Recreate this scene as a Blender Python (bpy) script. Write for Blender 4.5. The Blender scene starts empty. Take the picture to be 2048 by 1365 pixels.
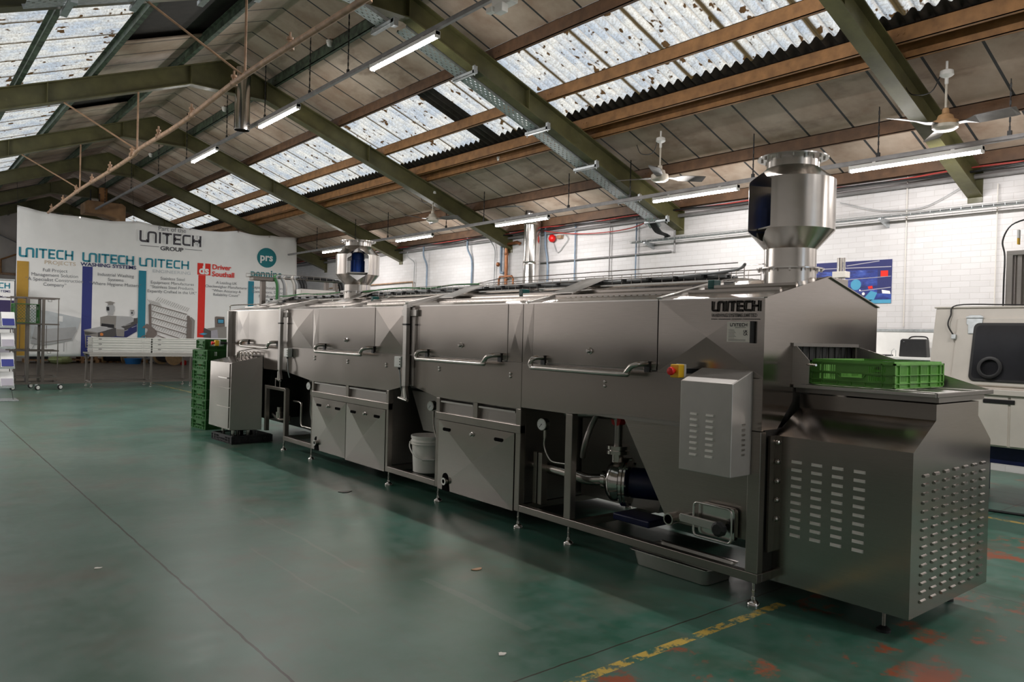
import bpy, bmesh, math, random
from mathutils import Vector, Matrix
random.seed(7)
S = bpy.context.scene
COL = S.collection
V = Vector
# ---------------------------------------------------------------- camera
F_PX, YAW, PITCH, ROLL, CAM_H = 1517.9, .68869, -.00739, .02518, 1.5
fw = V((math.sin(YAW)*math.cos(PITCH), math.cos(YAW)*math.cos(PITCH), math.sin(PITCH)))
rt = V((math.cos(YAW), -math.sin(YAW), 0)); up = rt.cross(fw)
r2 = math.cos(ROLL)*rt + math.sin(ROLL)*up; u2 = r2.cross(fw)
cam_data = bpy.data.cameras.new('camera')
cam_data.sensor_width = 36; cam_data.lens = F_PX/2048*36; cam_data.clip_end = 200; cam_data.clip_start = .05
cam = bpy.data.objects.new('camera', cam_data); COL.objects.link(cam)
cam.matrix_world = Matrix(((r2.x, u2.x, -fw.x, 0), (r2.y, u2.y, -fw.y, 0), (r2.z, u2.z, -fw.z, CAM_H), (0, 0, 0, 1)))
S.camera = cam
# ---------------------------------------------------------------- view, sky
S.view_settings.view_transform = 'Standard'; S.view_settings.look = 'None'
S.view_settings.exposure = 0.28; S.view_settings.gamma = 1; S.view_settings.use_curve_mapping = False
S.cycles.max_bounces = 8; S.cycles.diffuse_bounces = 4; S.cycles.glossy_bounces = 4; S.cycles.transmission_bounces = 4
S.cycles.sample_clamp_indirect = 4.0; S.cycles.caustics_reflective = False; S.cycles.caustics_refractive = False
world = bpy.data.worlds.new('overcast_sky'); S.world = world; world.use_nodes = True
wt = world.node_tree; bg = wt.nodes['Background']; bg.inputs[1].default_value = 1.2
tcw = wt.nodes.new('ShaderNodeTexCoord'); dpw = wt.nodes.new('ShaderNodeVectorMath'); dpw.operation = 'DOT_PRODUCT'; dpw.inputs[1].default_value = (.10, .80, .59)
wt.links.new(tcw.outputs['Generated'], dpw.inputs[0])
rpw = wt.nodes.new('ShaderNodeValToRGB'); wt.links.new(dpw.outputs['Value'], rpw.inputs[0])      # thin overcast, brighter around the hidden sun
rpw.color_ramp.elements[0].position = .0; rpw.color_ramp.elements[0].color = (.55, .63, .72, 1); rpw.color_ramp.elements[1].position = 1.; rpw.color_ramp.elements[1].color = (2.6, 2.5, 2.35, 1)
wt.links.new(rpw.outputs[0], bg.inputs[0]); world.cycles.sampling_method = 'NONE'
LED_STRENGTH = 135.0
# ---------------------------------------------------------------- materials
def nd(nt, t, **k):
    n = nt.nodes.new(t)
    for a, b in k.items(): setattr(n, a, b)
    return n
def ramp(nt, fac, stops):
    r = nd(nt, 'ShaderNodeValToRGB'); cr = r.color_ramp
    while len(cr.elements) < len(stops): cr.elements.new(.5)
    for e, (p, c) in zip(cr.elements, stops):
        e.position = p; e.color = (c, c, c, 1) if isinstance(c, (int, float)) else (*c, 1)
    nt.links.new(fac, r.inputs[0]); return r.outputs[0]
def noise(nt, vec, scale, detail=4, rough=.55, out=0):
    n = nd(nt, 'ShaderNodeTexNoise'); n.inputs['Scale'].default_value = scale; n.inputs['Detail'].default_value = detail
    n.inputs['Roughness'].default_value = rough
    if vec is not None: nt.links.new(vec, n.inputs['Vector'])
    return n.outputs[out]
def mapped(nt, vec, scale):
    m = nd(nt, 'ShaderNodeMapping'); m.inputs['Scale'].default_value = scale; nt.links.new(vec, m.inputs['Vector']); return m.outputs[0]
def mixc(nt, fac, a, b):
    m = nd(nt, 'ShaderNodeMix', data_type='RGBA')
    for sock, val in ((m.inputs[0], fac), (m.inputs[6], a), (m.inputs[7], b)):
        if isinstance(val, bpy.types.NodeSocket): nt.links.new(val, sock)
        elif isinstance(val, (tuple, list)): sock.default_value = (*val[:3], 1)
        else: sock.default_value = val
    return m.outputs[2]
def math_(nt, op, a, b=None, c=None):
    m = nd(nt, 'ShaderNodeMath', operation=op)
    for i, val in enumerate((a, b, c)):
        if val is None: continue
        if isinstance(val, bpy.types.NodeSocket): nt.links.new(val, m.inputs[i])
        else: m.inputs[i].default_value = val
    return m.outputs[0]
def new_mat(name):
    m = bpy.data.materials.new(name); m.use_nodes = True; nt = m.node_tree
    return m, nt, nt.nodes['Principled BSDF'], nd(nt, 'ShaderNodeTexCoord').outputs['Object']
def M(name, col, rough=.5, metal=0., var=.12, scale=6., bump=0., bscale=60., emit=0., stretch=(1, 1, 1), spec=.5, rvar=0., trans=0.):
    m, nt, p, co = new_mat(name)
    vec = mapped(nt, co, stretch)
    n = noise(nt, vec, scale)
    lo = tuple(c*(1-var) for c in col); hi = tuple(min(1, c*(1+var)) for c in col)
    nt.links.new(ramp(nt, n, [(.3, lo), (.7, hi)]), p.inputs['Base Color'])
    p.inputs['Roughness'].default_value = rough; p.inputs['Metallic'].default_value = metal
    p.inputs['Specular IOR Level'].default_value = spec
    if rvar: nt.links.new(ramp(nt, noise(nt, vec, scale*1.7), [(.3, rough-rvar), (.7, rough+rvar)]), p.inputs['Roughness'])
    if bump:
        b = nd(nt, 'ShaderNodeBump'); b.inputs['Strength'].default_value = bump; b.inputs['Distance'].default_value = .004
        nt.links.new(noise(nt, vec, bscale), b.inputs['Height']); nt.links.new(b.outputs[0], p.inputs['Normal'])
    if emit:
        p.inputs['Emission Color'].default_value = (*col, 1); p.inputs['Emission Strength'].default_value = emit
    if trans: p.inputs['Transmission Weight'].default_value = trans
    return m
def steel(name, col=(.50, .475, .455), rough=.30, aniso=.5, stretch=(1, 1, 60), rvar=.06):
    m, nt, p, co = new_mat(name)
    p.inputs['Metallic'].default_value = 1
    vec = mapped(nt, co, stretch)
    fine = noise(nt, vec, 9, 3); big = noise(nt, co, 1.6, 1)
    c = mixc(nt, ramp(nt, fine, [(.3, 0.), (.7, 1.)]), tuple(x*.93 for x in col), tuple(x*1.06 for x in col))
    nt.links.new(c, p.inputs['Base Color'])
    nt.links.new(ramp(nt, big, [(.3, rough-rvar), (.7, rough+rvar)]), p.inputs['Roughness'])
    b = nd(nt, 'ShaderNodeBump'); b.inputs['Strength'].default_value = .25; b.inputs['Distance'].default_value = .006
    nt.links.new(noise(nt, co, 1.6, 0), b.inputs['Height']); nt.links.new(b.outputs[0], p.inputs['Normal'])
    p.inputs['Anisotropic'].default_value = aniso
    return m
MT = {}
MT['steel'] = steel('brushed_steel', (.385, .35, .322), .20, rvar=.04)
MT['steel_tank'] = steel('brushed_steel_lower', (.42, .38, .35), .22, rvar=.035)
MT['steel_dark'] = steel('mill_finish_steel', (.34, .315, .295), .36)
MT['steel_frame'] = steel('box_section_steel', (.34, .305, .275), .36)
MT['steel_trolley'] = steel('weathered_tube_steel', (.17, .15, .135), .42)
MT['louvre_lit'] = M('painted_glint_steel', (.88, .84, .79), .45, .25, .03, 20)  # paled so the overhead light on the louvres is painted in
MT['steel_fine'] = steel('satin_steel', (.52, .495, .47), .36, .2, (1, 1, 40))
MT['polished'] = steel('polished_steel', (.66, .63, .60), .17, 0., (1, 1, 1), .03)
MT['tube'] = steel('tube_steel', (.60, .56, .52), .22, 0., (1, 1, 1), .03)
MT['galv'] = M('galvanised_steel', (.52, .55, .56), .42, .85, .15, 25)
MT['rail_grey'] = M('grey_trunking', (.30, .29, .29), .5, .5, .15, 9)
MT['black'] = M('black_plastic', (.012, .012, .013), .45, 0, .2, 20)
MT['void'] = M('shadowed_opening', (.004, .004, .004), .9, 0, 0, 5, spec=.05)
MT['dark_void'] = M('dark_light_block', (.05, .046, .042), .55, .6, .3, 4)
MT['white_plastic'] = M('white_plastic', (.88, .87, .84), .4, 0, .04, 9)
MT['bucket_white'] = M('bucket_plastic', (.92, .88, .83), .38, 0, .04, 9)
MT['cream'] = M('cream_enamel', (.76, .70, .63), .42, 0, .05, 5)
MT['crate_green'] = M('green_plastic', (.024, .125, .022), .42, 0, .22, 7)
MT['crate_bright'] = M('bright_green_plastic', (.17, .42, .09), .40, 0, .15, 7)
MT['crate_black'] = M('black_crate_plastic', (.035, .033, .036), .5, 0, .2, 9)
MT['crate_white'] = M('milky_plastic', (.80, .79, .75), .45, 0, .04, 9)
MT['red'] = M('red_plastic', (.75, .012, .01), .35, 0, .05, 9)
MT['yellow'] = M('yellow_plastic', (.80, .47, .02), .4, 0, .05, 9)
MT['blue_motor'] = M('blue_paint', (.010, .075, .40), .35, 0, .15, 12)
MT['navy_motor'] = M('navy_paint', (.006, .010, .055), .4, 0, .2, 12)
MT['teal_plastic'] = M('dark_teal_plastic', (.008, .10, .09), .4)
MT['olive'] = M('olive_green_paint', (.098, .092, .036), .45, 0, .30, 3.5, .2, 30, rvar=.1)
MT['purlin_shaded'] = M('shaded_brown_purlin', (.115, .060, .030), .6, 0, .3, 7, .3, 40)  # darker copy for purlins in shade, the shade put into the colour
MT['rust'] = M('red_oxide_purlin', (.30, .145, .050), .65, 0, .30, 7, .3, 40)
MT['purlin_dark'] = M('flaking_dark_green_paint', (.050, .075, .048), .6, 0, .8, 9, .5, 30)
MT['pipe_rust'] = M('primer_coated_pipe', (.42, .26, .16), .6, 0, .3, 9)
MT['copper'] = M('copper_pipe', (.36, .15, .07), .38, .6, .25, 12)
MT['blue_pipe'] = M('blue_grey_conduit', (.22, .29, .38), .5, 0, .2, 9)
MT['cable_grey'] = M('grey_cable', (.45, .46, .47), .5)
MT['cable_green'] = M('green_cable', (.05, .24, .07), .5)
MT['cable_red'] = M('red_cable', (.45, .06, .05), .5)
MT['wood'] = M('pallet_wood', (.40, .22, .10), .75, 0, .35, 10)
MT['ply'] = M('reel_plywood', (.58, .38, .19), .7, 0, .15, 10)
MT['fan_white'] = M('fan_enamel', (.62, .56, .47), .4, 0, .15, 10)
MT['fan_blade'] = M('fan_blade_enamel', (.10, .09, .08), .45, 0, .35, 5)
MT['fan_rust'] = M('fan_motor_rust', (.52, .30, .14), .55, 0, .2, 9)
MT['glass_dark'] = M('dark_window', (.03, .03, .035), .12, 0, .2, 3)
MT['orange'] = M('orange_plastic', (.8, .2, .04), .4)
MT['blue_tub'] = M('blue_tub_plastic', (.02, .16, .42), .45)
MT['heater'] = M('heat_stained_enamel', (.34, .20, .10), .6, 0, .5, 2)
MT['led'] = M('led_diffuser', (1.0, .965, .94), .5, 0, 0, 5, emit=LED_STRENGTH)
MT['led_near'] = M('led_diffuser_near', (1.0, .965, .94), .5, 0, 0, 5, emit=LED_STRENGTH*1.7)
MT['led_added_far'] = M('led_diffuser_added', (1.0, .965, .94), .5, 0, 0, 5, emit=LED_STRENGTH*1.8)  # for the added out-of-view battens
MT['reflect_band'] = M('dark_reflect_band', (.030, .034, .030), .5, 0, .25, 3)  # dark band added on the unseen wall to shape steel reflections
MT['reflect_band_low'] = M('grey_reflect_band', (.23, .22, .205), .6, 0, .15, 3)  # lower band of the same, toned for what the steel mirrors
MT['led_soft'] = M('led_diffuser_dimmer', (1.0, .965, .94), .5, 0, 0, 5, emit=LED_STRENGTH*.72)
MT['pan_steel'] = M('catering_pan_steel', (.62, .60, .55), .34, .75, .05, 9)
MT['box_steel'] = M('satin_box_steel', (.50, .475, .45), .40, .65, .05, 9)
for k_ in ('led', 'led_added_far', 'led_soft', 'led_near'): MT[k_].cycles.emission_sampling = 'FRONT'
MT['foil'] = M('foil_bag', (.45, .5, .22), .35, .3, .3, 20)
# printed inks
for k, c in dict(ink_grey=(.18, .18, .20), ink_charcoal=(.065, .060, .072), ink_teal=(.030, .265, .36), ink_bar_teal=(.012, .225, .33), ink_prs=(.010, .205, .24),
                 ink_navy=(.025, .030, .14), ink_blue=(.035, .045, .235), ink_yellow=(.52, .30, .045), ink_pale=(.62, .50, .36), ink_mist=(.60, .63, .66),
                 ink_red=(.78, .022, .010), ink_white=(.93, .93, .93), ink_steel=(.30, .28, .26), ink_steel_dark=(.085, .08, .08), ink_light=(.48, .48, .49), ink_orange=(.75, .25, .06),
                 ink_brown=(.20, .165, .15), ink_sky=(.08, .35, .55), ink_black=(.015, .015, .02), ink_violet=(.05, .035, .12), ink_lilac=(.42, .40, .46)).items():
    MT[k] = M(k, c, .65, 0, .04, 9)
MT['etch'] = M('etched_lettering', (.12, .105, .098), .55, .3, .1, 30)
MT['plate_pale'] = M('printed_label_plate', (.74, .70, .64), .45, .05, .05, 9)
MT['dial'] = M('white_dial', (.80, .80, .78), .4, 0, .02, 9)

def mat_floor():
    m, nt, p, co = new_mat('green_painted_concrete')
    n1 = noise(nt, co, .9, 6, .62); n2 = noise(nt, co, 5.5, 6, .65); n3 = noise(nt, mapped(nt, co, (3, .5, 1)), 4, 5, .7); n4 = noise(nt, co, 2.3, 8, .72)
    sep = nd(nt, 'ShaderNodeSeparateXYZ'); nt.links.new(co, sep.inputs[0]); X, Y = sep.outputs[0], sep.outputs[1]
    base = mixc(nt, ramp(nt, n1, [(.38, 0.), (.62, 1.)]), (.017, .090, .054), (.052, .150, .112))
    base = mixc(nt, math_(nt, 'MULTIPLY', ramp(nt, n2, [(.40, 0.), (.66, 1.)]), .5), base, (.105, .17, .143))
    base = mixc(nt, math_(nt, 'MULTIPLY', ramp(nt, n3, [(.52, 0.), (.70, 1.)]), .35), base, (.10, .085, .065))
    floor_sheen = math_(nt, 'MULTIPLY', ramp(nt, noise(nt, co, .55, 5, .6), [(.30, .35), (.62, 1.)]), ramp(nt, math_(nt, 'ADD', math_(nt, 'MULTIPLY', X, .2), math_(nt, 'MULTIPLY', noise(nt, co, .8, 3), .3)), [(.46, .55), (.72, .02)]))  # paints a pale reflected sheen into the floor, fading towards the machine
    base = mixc(nt, floor_sheen, base, (.175, .198, .168))
    def band(v, c, w):
        return math_(nt, 'LESS_THAN', math_(nt, 'ABSOLUTE', math_(nt, 'SUBTRACT', v, c)), w)
    def rng(v, a, b):
        return math_(nt, 'MULTIPLY', math_(nt, 'GREATER_THAN', v, a), math_(nt, 'LESS_THAN', v, b))
    # worn red oxide undercoat beyond the yellow lines
    worn = ramp(nt, n4, [(.555, 0.), (.62, 1.)])
    zone = math_(nt, 'MAXIMUM', math_(nt, 'MULTIPLY', math_(nt, 'LESS_THAN', Y, 2.32), math_(nt, 'GREATER_THAN', X, 2.0)),
                 math_(nt, 'MAXIMUM', math_(nt, 'MULTIPLY', math_(nt, 'GREATER_THAN', X, 7.56), .8), math_(nt, 'MULTIPLY', math_(nt, 'GREATER_THAN', X, 5.5), rng(Y, 14.5, 21.5))))
    base = mixc(nt, math_(nt, 'MULTIPLY', worn, zone), base, (.27, .070, .030))
    n5 = noise(nt, co, 1.1, 4, .6)
    base = mixc(nt, math_(nt, 'MULTIPLY', ramp(nt, n5, [(.52, 0.), (.70, 1.)]), .45), base, (.13, .080, .062))
    # yellow lines, chipped
    chip = ramp(nt, noise(nt, co, 9, 7, .75), [(.46, 0.), (.53, 1.)])
    yl = math_(nt, 'MAXIMUM', math_(nt, 'MULTIPLY', band(Y, 2.345, .030), rng(X, -1.5, 3.98)),
               math_(nt, 'MAXIMUM', math_(nt, 'MULTIPLY', band(X, 7.525, .035), rng(Y, -4, 12)), math_(nt, 'MULTIPLY', band(X, 5.42, .03), rng(Y, 14, 21.6))))
    base = mixc(nt, math_(nt, 'MULTIPLY', yl, chip), base, (.52, .36, .075))
    # pale drag marks
    for c, y0, y1, w in ((2.32, 4.2, 6.3, .012), (1.95, 3.6, 5.1, .008), (2.55, 2.9, 3.9, .03)):
        bx = math_(nt, 'ADD', X, math_(nt, 'MULTIPLY', math_(nt, 'SUBTRACT', noise(nt, co, 1.1, 2), .5), .12))
        base = mixc(nt, math_(nt, 'MULTIPLY', math_(nt, 'MULTIPLY', band(bx, c, w), rng(Y, y0, y1)), math_(nt, 'MULTIPLY', n2, .5)), base, (.20, .21, .18))
    # joints
    wob = math_(nt, 'MULTIPLY', math_(nt, 'SUBTRACT', noise(nt, co, 6, 3), .5), .02)
    jx = math_(nt, 'ADD', X, wob); jy = math_(nt, 'ADD', Y, wob)
    j = band(jx, 1.356, .0065)
    for e in (band(jx, 5.165, .0045), band(jy, 2.5, .005), band(jy, 11.45, .007), band(jx, 8.97, .006), band(jy, 7.0, .002)): j = math_(nt, 'MAXIMUM', j, e)
    base = mixc(nt, math_(nt, 'MULTIPLY', j, .9), base, (.030, .020, .013))
    nt.links.new(base, p.inputs['Base Color'])
    nt.links.new(ramp(nt, n2, [(.3, .295), (.75, .40)]), p.inputs['Roughness'])
    p.inputs['Specular IOR Level'].default_value = .5
    return m
def mat_brick():
    m, nt, p, co = new_mat('white_painted_brick')
    sep = nd(nt, 'ShaderNodeSeparateXYZ'); nt.links.new(co, sep.inputs[0])
    cmb = nd(nt, 'ShaderNodeCombineXYZ'); nt.links.new(sep.outputs[1], cmb.inputs[0]); nt.links.new(sep.outputs[2], cmb.inputs[1])
    br = nd(nt, 'ShaderNodeTexBrick'); nt.links.new(cmb.outputs[0], br.inputs['Vector'])
    br.inputs['Scale'].default_value = 1; br.inputs['Brick Width'].default_value = .225; br.inputs['Row Height'].default_value = .075
    br.inputs['Mortar Size'].default_value = .005; br.inputs['Mortar Smooth'].default_value = .6
    br.inputs['Color1'].default_value = (.72, .70, .70, 1); br.inputs['Color2'].default_value = (.67, .65, .648, 1); br.inputs['Mortar'].default_value = (.61, .585, .58, 1)
    n = noise(nt, co, 1.4, 6, .65)
    c = mixc(nt, math_(nt, 'MULTIPLY', ramp(nt, n, [(.52, 0.), (.72, 1.)]), .30), br.outputs[0], (.52, .47, .43))
    nt.links.new(c, p.inputs['Base Color']); p.inputs['Roughness'].default_value = .6
    b = nd(nt, 'ShaderNodeBump'); b.inputs['Strength'].default_value = .30; b.inputs['Distance'].default_value = .006; b.invert = True
    nt.links.new(math_(nt, 'ADD', br.outputs['Fac'], math_(nt, 'MULTIPLY', noise(nt, co, 22, 4), .5)), b.inputs['Height']); nt.links.new(b.outputs[0], p.inputs['Normal'])
    return m
def mat_ceiling():
    m, nt, p, co = new_mat('stained_ceiling_board')
    sep = nd(nt, 'ShaderNodeSeparateXYZ'); nt.links.new(co, sep.inputs[0]); Y = sep.outputs[1]
    f = math_(nt, 'ABSOLUTE', math_(nt, 'SUBTRACT', math_(nt, 'FRACT', math_(nt, 'DIVIDE', Y, .592)), .5))
    seam = math_(nt, 'GREATER_THAN', f, .474)
    n = noise(nt, co, 1.3, 5, .6); n2 = noise(nt, mapped(nt, co, (1.2, .5, 1.2)), 2.4, 4, .6)
    c = mixc(nt, ramp(nt, n, [(.36, 0.), (.64, 1.)]), (.36, .255, .185), (.56, .455, .365))
    c = mixc(nt, math_(nt, 'MULTIPLY', ramp(nt, n2, [(.56, 0.), (.72, 1.)]), .6), c, (.17, .11, .075))
    c = mixc(nt, seam, c, (.035, .038, .04))
    nt.links.new(c, p.inputs['Base Color']); p.inputs['Roughness'].default_value = .62
    b = nd(nt, 'ShaderNodeBump'); b.inputs['Strength'].default_value = .5; b.inputs['Distance'].default_value = .05
    nt.links.new(noise(nt, mapped(nt, co, (1, 1.6, 1)), 1.5, 3), b.inputs['Height']); nt.links.new(b.outputs[0], p.inputs['Normal'])
    return m
def mat_skylight():
    m, nt, p, co = new_mat('mossy_translucent_sheet')
    out = nt.nodes['Material Output']; nt.nodes.remove(p)
    sep = nd(nt, 'ShaderNodeSeparateXYZ'); nt.links.new(co, sep.inputs[0]); Y = sep.outputs[1]
    ph = math_(nt, 'MULTIPLY', Y, 2*math.pi/.146)
    wob = math_(nt, 'MULTIPLY', math_(nt, 'SUBTRACT', noise(nt, co, 9, 3), .5), 1.4)
    flank = ramp(nt, math_(nt, 'ADD', math_(nt, 'COSINE', ph), wob), [(.35, 0.), (.75, 1.)])     # speckle is heavier on one flank of every corrugation
    crest = ramp(nt, math_(nt, 'ADD', math_(nt, 'SINE', ph), math_(nt, 'MULTIPLY', wob, .6)), [(.55, 0.), (.95, 1.)])
    speck = ramp(nt, noise(nt, co, 40, 4, .7), [(.44, 0.), (.60, 1.)])
    blob = ramp(nt, noise(nt, mapped(nt, co, (1.1, 1.9, 1.1)), 6.5, 2, .5), [(.63, 0.), (.67, 1.)])
    tint = ramp(nt, noise(nt, co, 3.1, 3), [(.35, (.40, .46, .54)), (.62, (.60, .61, .60))])
    c = mixc(nt, math_(nt, 'MULTIPLY', math_(nt, 'MULTIPLY', flank, speck), .80), tint, (.20, .165, .12))
    c = mixc(nt, math_(nt, 'MULTIPLY', speck, .40), c, (.14, .11, .075))
    c = mixc(nt, math_(nt, 'MULTIPLY', crest, .40), c, (.34, .27, .19))
    c = mixc(nt, blob, c, (.065, .038, .018))
    lapd = math_(nt, 'ABSOLUTE', math_(nt, 'SUBTRACT', math_(nt, 'FRACT', math_(nt, 'DIVIDE', Y, .876)), .5))
    lap = ramp(nt, math_(nt, 'ADD', lapd, math_(nt, 'MULTIPLY', wob, .006)), [(.428, 0.), (.446, 1.)])
    c = mixc(nt, math_(nt, 'MULTIPLY', lap, .97), c, (.060, .040, .014))
    t = nd(nt, 'ShaderNodeBsdfTranslucent'); d = nd(nt, 'ShaderNodeBsdfDiffuse'); mx = nd(nt, 'ShaderNodeMixShader'); mx.inputs[0].default_value = .30
    nt.links.new(c, t.inputs[0]); nt.links.new(c, d.inputs[0]); nt.links.new(t.outputs[0], mx.inputs[1]); nt.links.new(d.outputs[0], mx.inputs[2])
    nt.links.new(mx.outputs[0], out.inputs[0])
    return m
def mat_poster():
    m, nt, p, co = new_mat('blue_photo_print')
    n = noise(nt, mapped(nt, co, (1, 1.5, 4)), 3.0, 5, .6)
    nt.links.new(ramp(nt, n, [(.34, (.008, .012, .075)), (.5, (.015, .035, .24)), (.62, (.04, .09, .42)), (.72, (.16, .22, .55))]), p.inputs['Base Color']); p.inputs['Roughness'].default_value = .3
    return m
MT['poster'] = mat_poster()
MT['floor'] = mat_floor(); MT['brick'] = mat_brick(); MT['ceiling'] = mat_ceiling(); MT['skylight'] = mat_skylight()
MT['concrete'] = M('dusty_brown_concrete', (.20, .165, .13), .55, 0, .2, 2.5, .2, 30, rvar=.08)
MT['render_wall'] = M('cream_rendered_wall', (.56, .50, .44), .7, 0, .1, 2)
MT['roof_sheet'] = M('dark_roof_sheet', (.028, .024, .02), .8, 0, .3, 5)
MT['lap_sheet'] = M('dark_corrugated_lap', (.030, .024, .019), .7, 0, .4, 12)
MT['banner'] = M('white_banner_fabric', (.95, .94, .935), .75, 0, .02, 4)
# ---------------------------------------------------------------- mesh helpers
ORG = {}
class MB:
    def __init__(s): s.v = []; s.f = []
    def add(s, vs, fs):
        o = len(s.v); s.v += [tuple(v) for v in vs]; s.f += [tuple(i+o for i in f) for f in fs]; return s
    def box(s, x0, x1, y0, y1, z0, z1):
        x0, x1 = min(x0, x1), max(x0, x1); y0, y1 = min(y0, y1), max(y0, y1); z0, z1 = min(z0, z1), max(z0, z1)
        return s.add([(x, y, z) for z in (z0, z1) for y in (y0, y1) for x in (x0, x1)], [(0, 2, 3, 1), (4, 5, 7, 6), (0, 1, 5, 4), (2, 6, 7, 3), (0, 4, 6, 2), (1, 3, 7, 5)])
    def bar(s, p, q, w, h, upv=(0, 0, 1)):
        p, q = V(p), V(q); d = (q-p).normalized(); a = V(upv)
        if abs(d.dot(a)) > .98: a = V((1, 0, 0))
        sd = d.cross(a).normalized(); u = sd.cross(d).normalized(); vs = []
        for c in (p, q):
            for i, j in ((-1, -1), (1, -1), (1, 1), (-1, 1)): vs.append(c+sd*(w/2*i)+u*(h/2*j))
        return s.add(vs, [(3, 2, 1, 0), (4, 5, 6, 7), (0, 1, 5, 4), (1, 2, 6, 5), (2, 3, 7, 6), (3, 0, 4, 7)])
    def tube(s, pts, r, n=8, cap=True):
        pts = [V(p) for p in pts]; rings = []; a = None
        for i, p in enumerate(pts):
            d = ((pts[i+1]-p).normalized() if i < len(pts)-1 else V((0, 0, 0))) + ((p-pts[i-1]).normalized() if i else V((0, 0, 0)))
            d = d.normalized() if d.length > 1e-6 else V((0, 0, 1))
            if a is None: a = d.orthogonal().normalized()
            else:
                a = a-d*a.dot(d); a = a.normalized() if a.length > 1e-6 else d.orthogonal().normalized()
            b = d.cross(a); rr = r[i] if isinstance(r, (list, tuple)) else r
            rings.append([p+a*(rr*math.cos(t))+b*(rr*math.sin(t)) for t in (2*math.pi*k/n for k in range(n))])
        vs = [v for g in rings for v in g]; fs = []
        for i in range(len(pts)-1):
            for k in range(n): fs.append((i*n+k, i*n+(k+1) % n, (i+1)*n+(k+1) % n, (i+1)*n+k))
        if cap: fs += [tuple(range(n-1, -1, -1)), tuple(range((len(pts)-1)*n, len(pts)*n))]
        return s.add(vs, fs)
    def cyl(s, p, q, r, n=16): return s.tube([p, q], r, n)
    def lathe(s, prof, c, n=32, axis=(0, 0, 1), closed=False, a0=0.):
        ax = V(axis).normalized(); a = ax.orthogonal().normalized() if abs(ax.z) < .99 else V((1, 0, 0)); b = ax.cross(a); c = V(c)
        vs = [c+ax*z+a*(r*math.cos(a0+2*math.pi*k/n))+b*(r*math.sin(a0+2*math.pi*k/n)) for r, z in prof for k in range(n)]; fs = []; m = len(prof)
        for i in range(m if closed else m-1):
            j = (i+1) % m
            for k in range(n): fs.append((i*n+k, i*n+(k+1) % n, j*n+(k+1) % n, j*n+k))
        if not closed:
            if prof[0][0] > 1e-5: fs.append(tuple(range(n-1, -1, -1)))
            if prof[-1][0] > 1e-5: fs.append(tuple(range((m-1)*n, m*n)))
        return s.add(vs, fs)
    def ball(s, c, r, n=12):
        return s.lathe([(max(1e-6, r*math.sin(math.pi*i/8)), -r*math.cos(math.pi*i/8)) for i in range(9)], c, n)
    def prism(s, poly, vec):
        k = len(poly); vec = V(vec); P = [V(p) for p in poly]
        return s.add(P+[p+vec for p in P], [tuple(range(k-1, -1, -1)), tuple(range(k, 2*k))]+[(i, (i+1) % k, k+(i+1) % k, k+i) for i in range(k)])
    def quad(s, a, b, c, d): return s.add([a, b, c, d], [(0, 1, 2, 3)])
    def xpanel(s, x, y0, y1, z0, z1, bulge=.006, t=.02):
        """sheet facing -X, cross-creased corner to corner"""
        c = (x-bulge, (y0+y1)/2, (z0+z1)/2)
        return s.add([(x, y0, z0), (x, y1, z0), (x, y1, z1), (x, y0, z1), c, (x+t, y0, z0), (x+t, y1, z0), (x+t, y1, z1), (x+t, y0, z1)],
                     [(1, 0, 4), (2, 1, 4), (3, 2, 4), (0, 3, 4), (0, 1, 6, 5), (1, 2, 7, 6), (2, 3, 8, 7), (3, 0, 5, 8), (5, 6, 7, 8)])
    def build(s, name, m, parent=None, bevel=0, smooth=None, org=None):
        o = V(org) if org is not None else (ORG[parent.name] if parent is not None else V((0, 0, 0)))
        me = bpy.data.meshes.new(name); me.from_pydata([V(v)-o for v in s.v], [], s.f)
        bm = bmesh.new(); bm.from_mesh(me); bmesh.ops.recalc_face_normals(bm, faces=bm.faces); bm.to_mesh(me); bm.free()
        me.materials.append(MT[m] if isinstance(m, str) else m)
        if smooth is not None:
            for p in me.polygons: p.use_smooth = True
            me.set_sharp_from_angle(angle=math.radians(smooth))
        ob = bpy.data.objects.new(name, me); COL.objects.link(ob)
        ORG[ob.name] = o
        if parent is not None: ob.parent = parent
        elif org is not None: ob.location = o
        if bevel:
            md = ob.modifiers.new('edge', 'BEVEL'); md.width = bevel; md.segments = 2; md.limit_method = 'ANGLE'; md.angle_limit = math.radians(40)
        return ob
def thing(name, label, cat, loc=(0, 0, 0), group=None):
    o = bpy.data.objects.new(name, None); COL.objects.link(o); o.location = loc; o.empty_display_size = .1
    o['label'] = label; o['category'] = cat
    if group: o['group'] = group
    ORG[o.name] = V(loc); return o
def tag(o, label, cat, group=None):
    o['label'] = label; o['category'] = cat
    if group: o['group'] = group
    return o
def struct(o): o['kind'] = 'structure'; return o
def dup(root, loc, label, group=None, rotz=0.):
    r = root.copy(); COL.objects.link(r); r.location = loc; r.rotation_euler = (0, 0, rotz); r['label'] = label
    if group: r['group'] = group
    for ch in list(root.children):
        c = ch.copy(); COL.objects.link(c); c.parent = r
        for g in list(ch.children):
            d = g.copy(); COL.objects.link(d); d.parent = c
    return r
def arc(c, r, a0, a1, n, plane='yz'):
    out = []
    for i in range(n+1):
        a = math.radians(a0+(a1-a0)*i/n); u, w = r*math.cos(a), r*math.sin(a)
        out.append({'yz': V((c[0], c[1]+u, c[2]+w)), 'xz': V((c[0]+u, c[1], c[2]+w)), 'xy': V((c[0]+u, c[1]+w, c[2]))}[plane])
    return out
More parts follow.
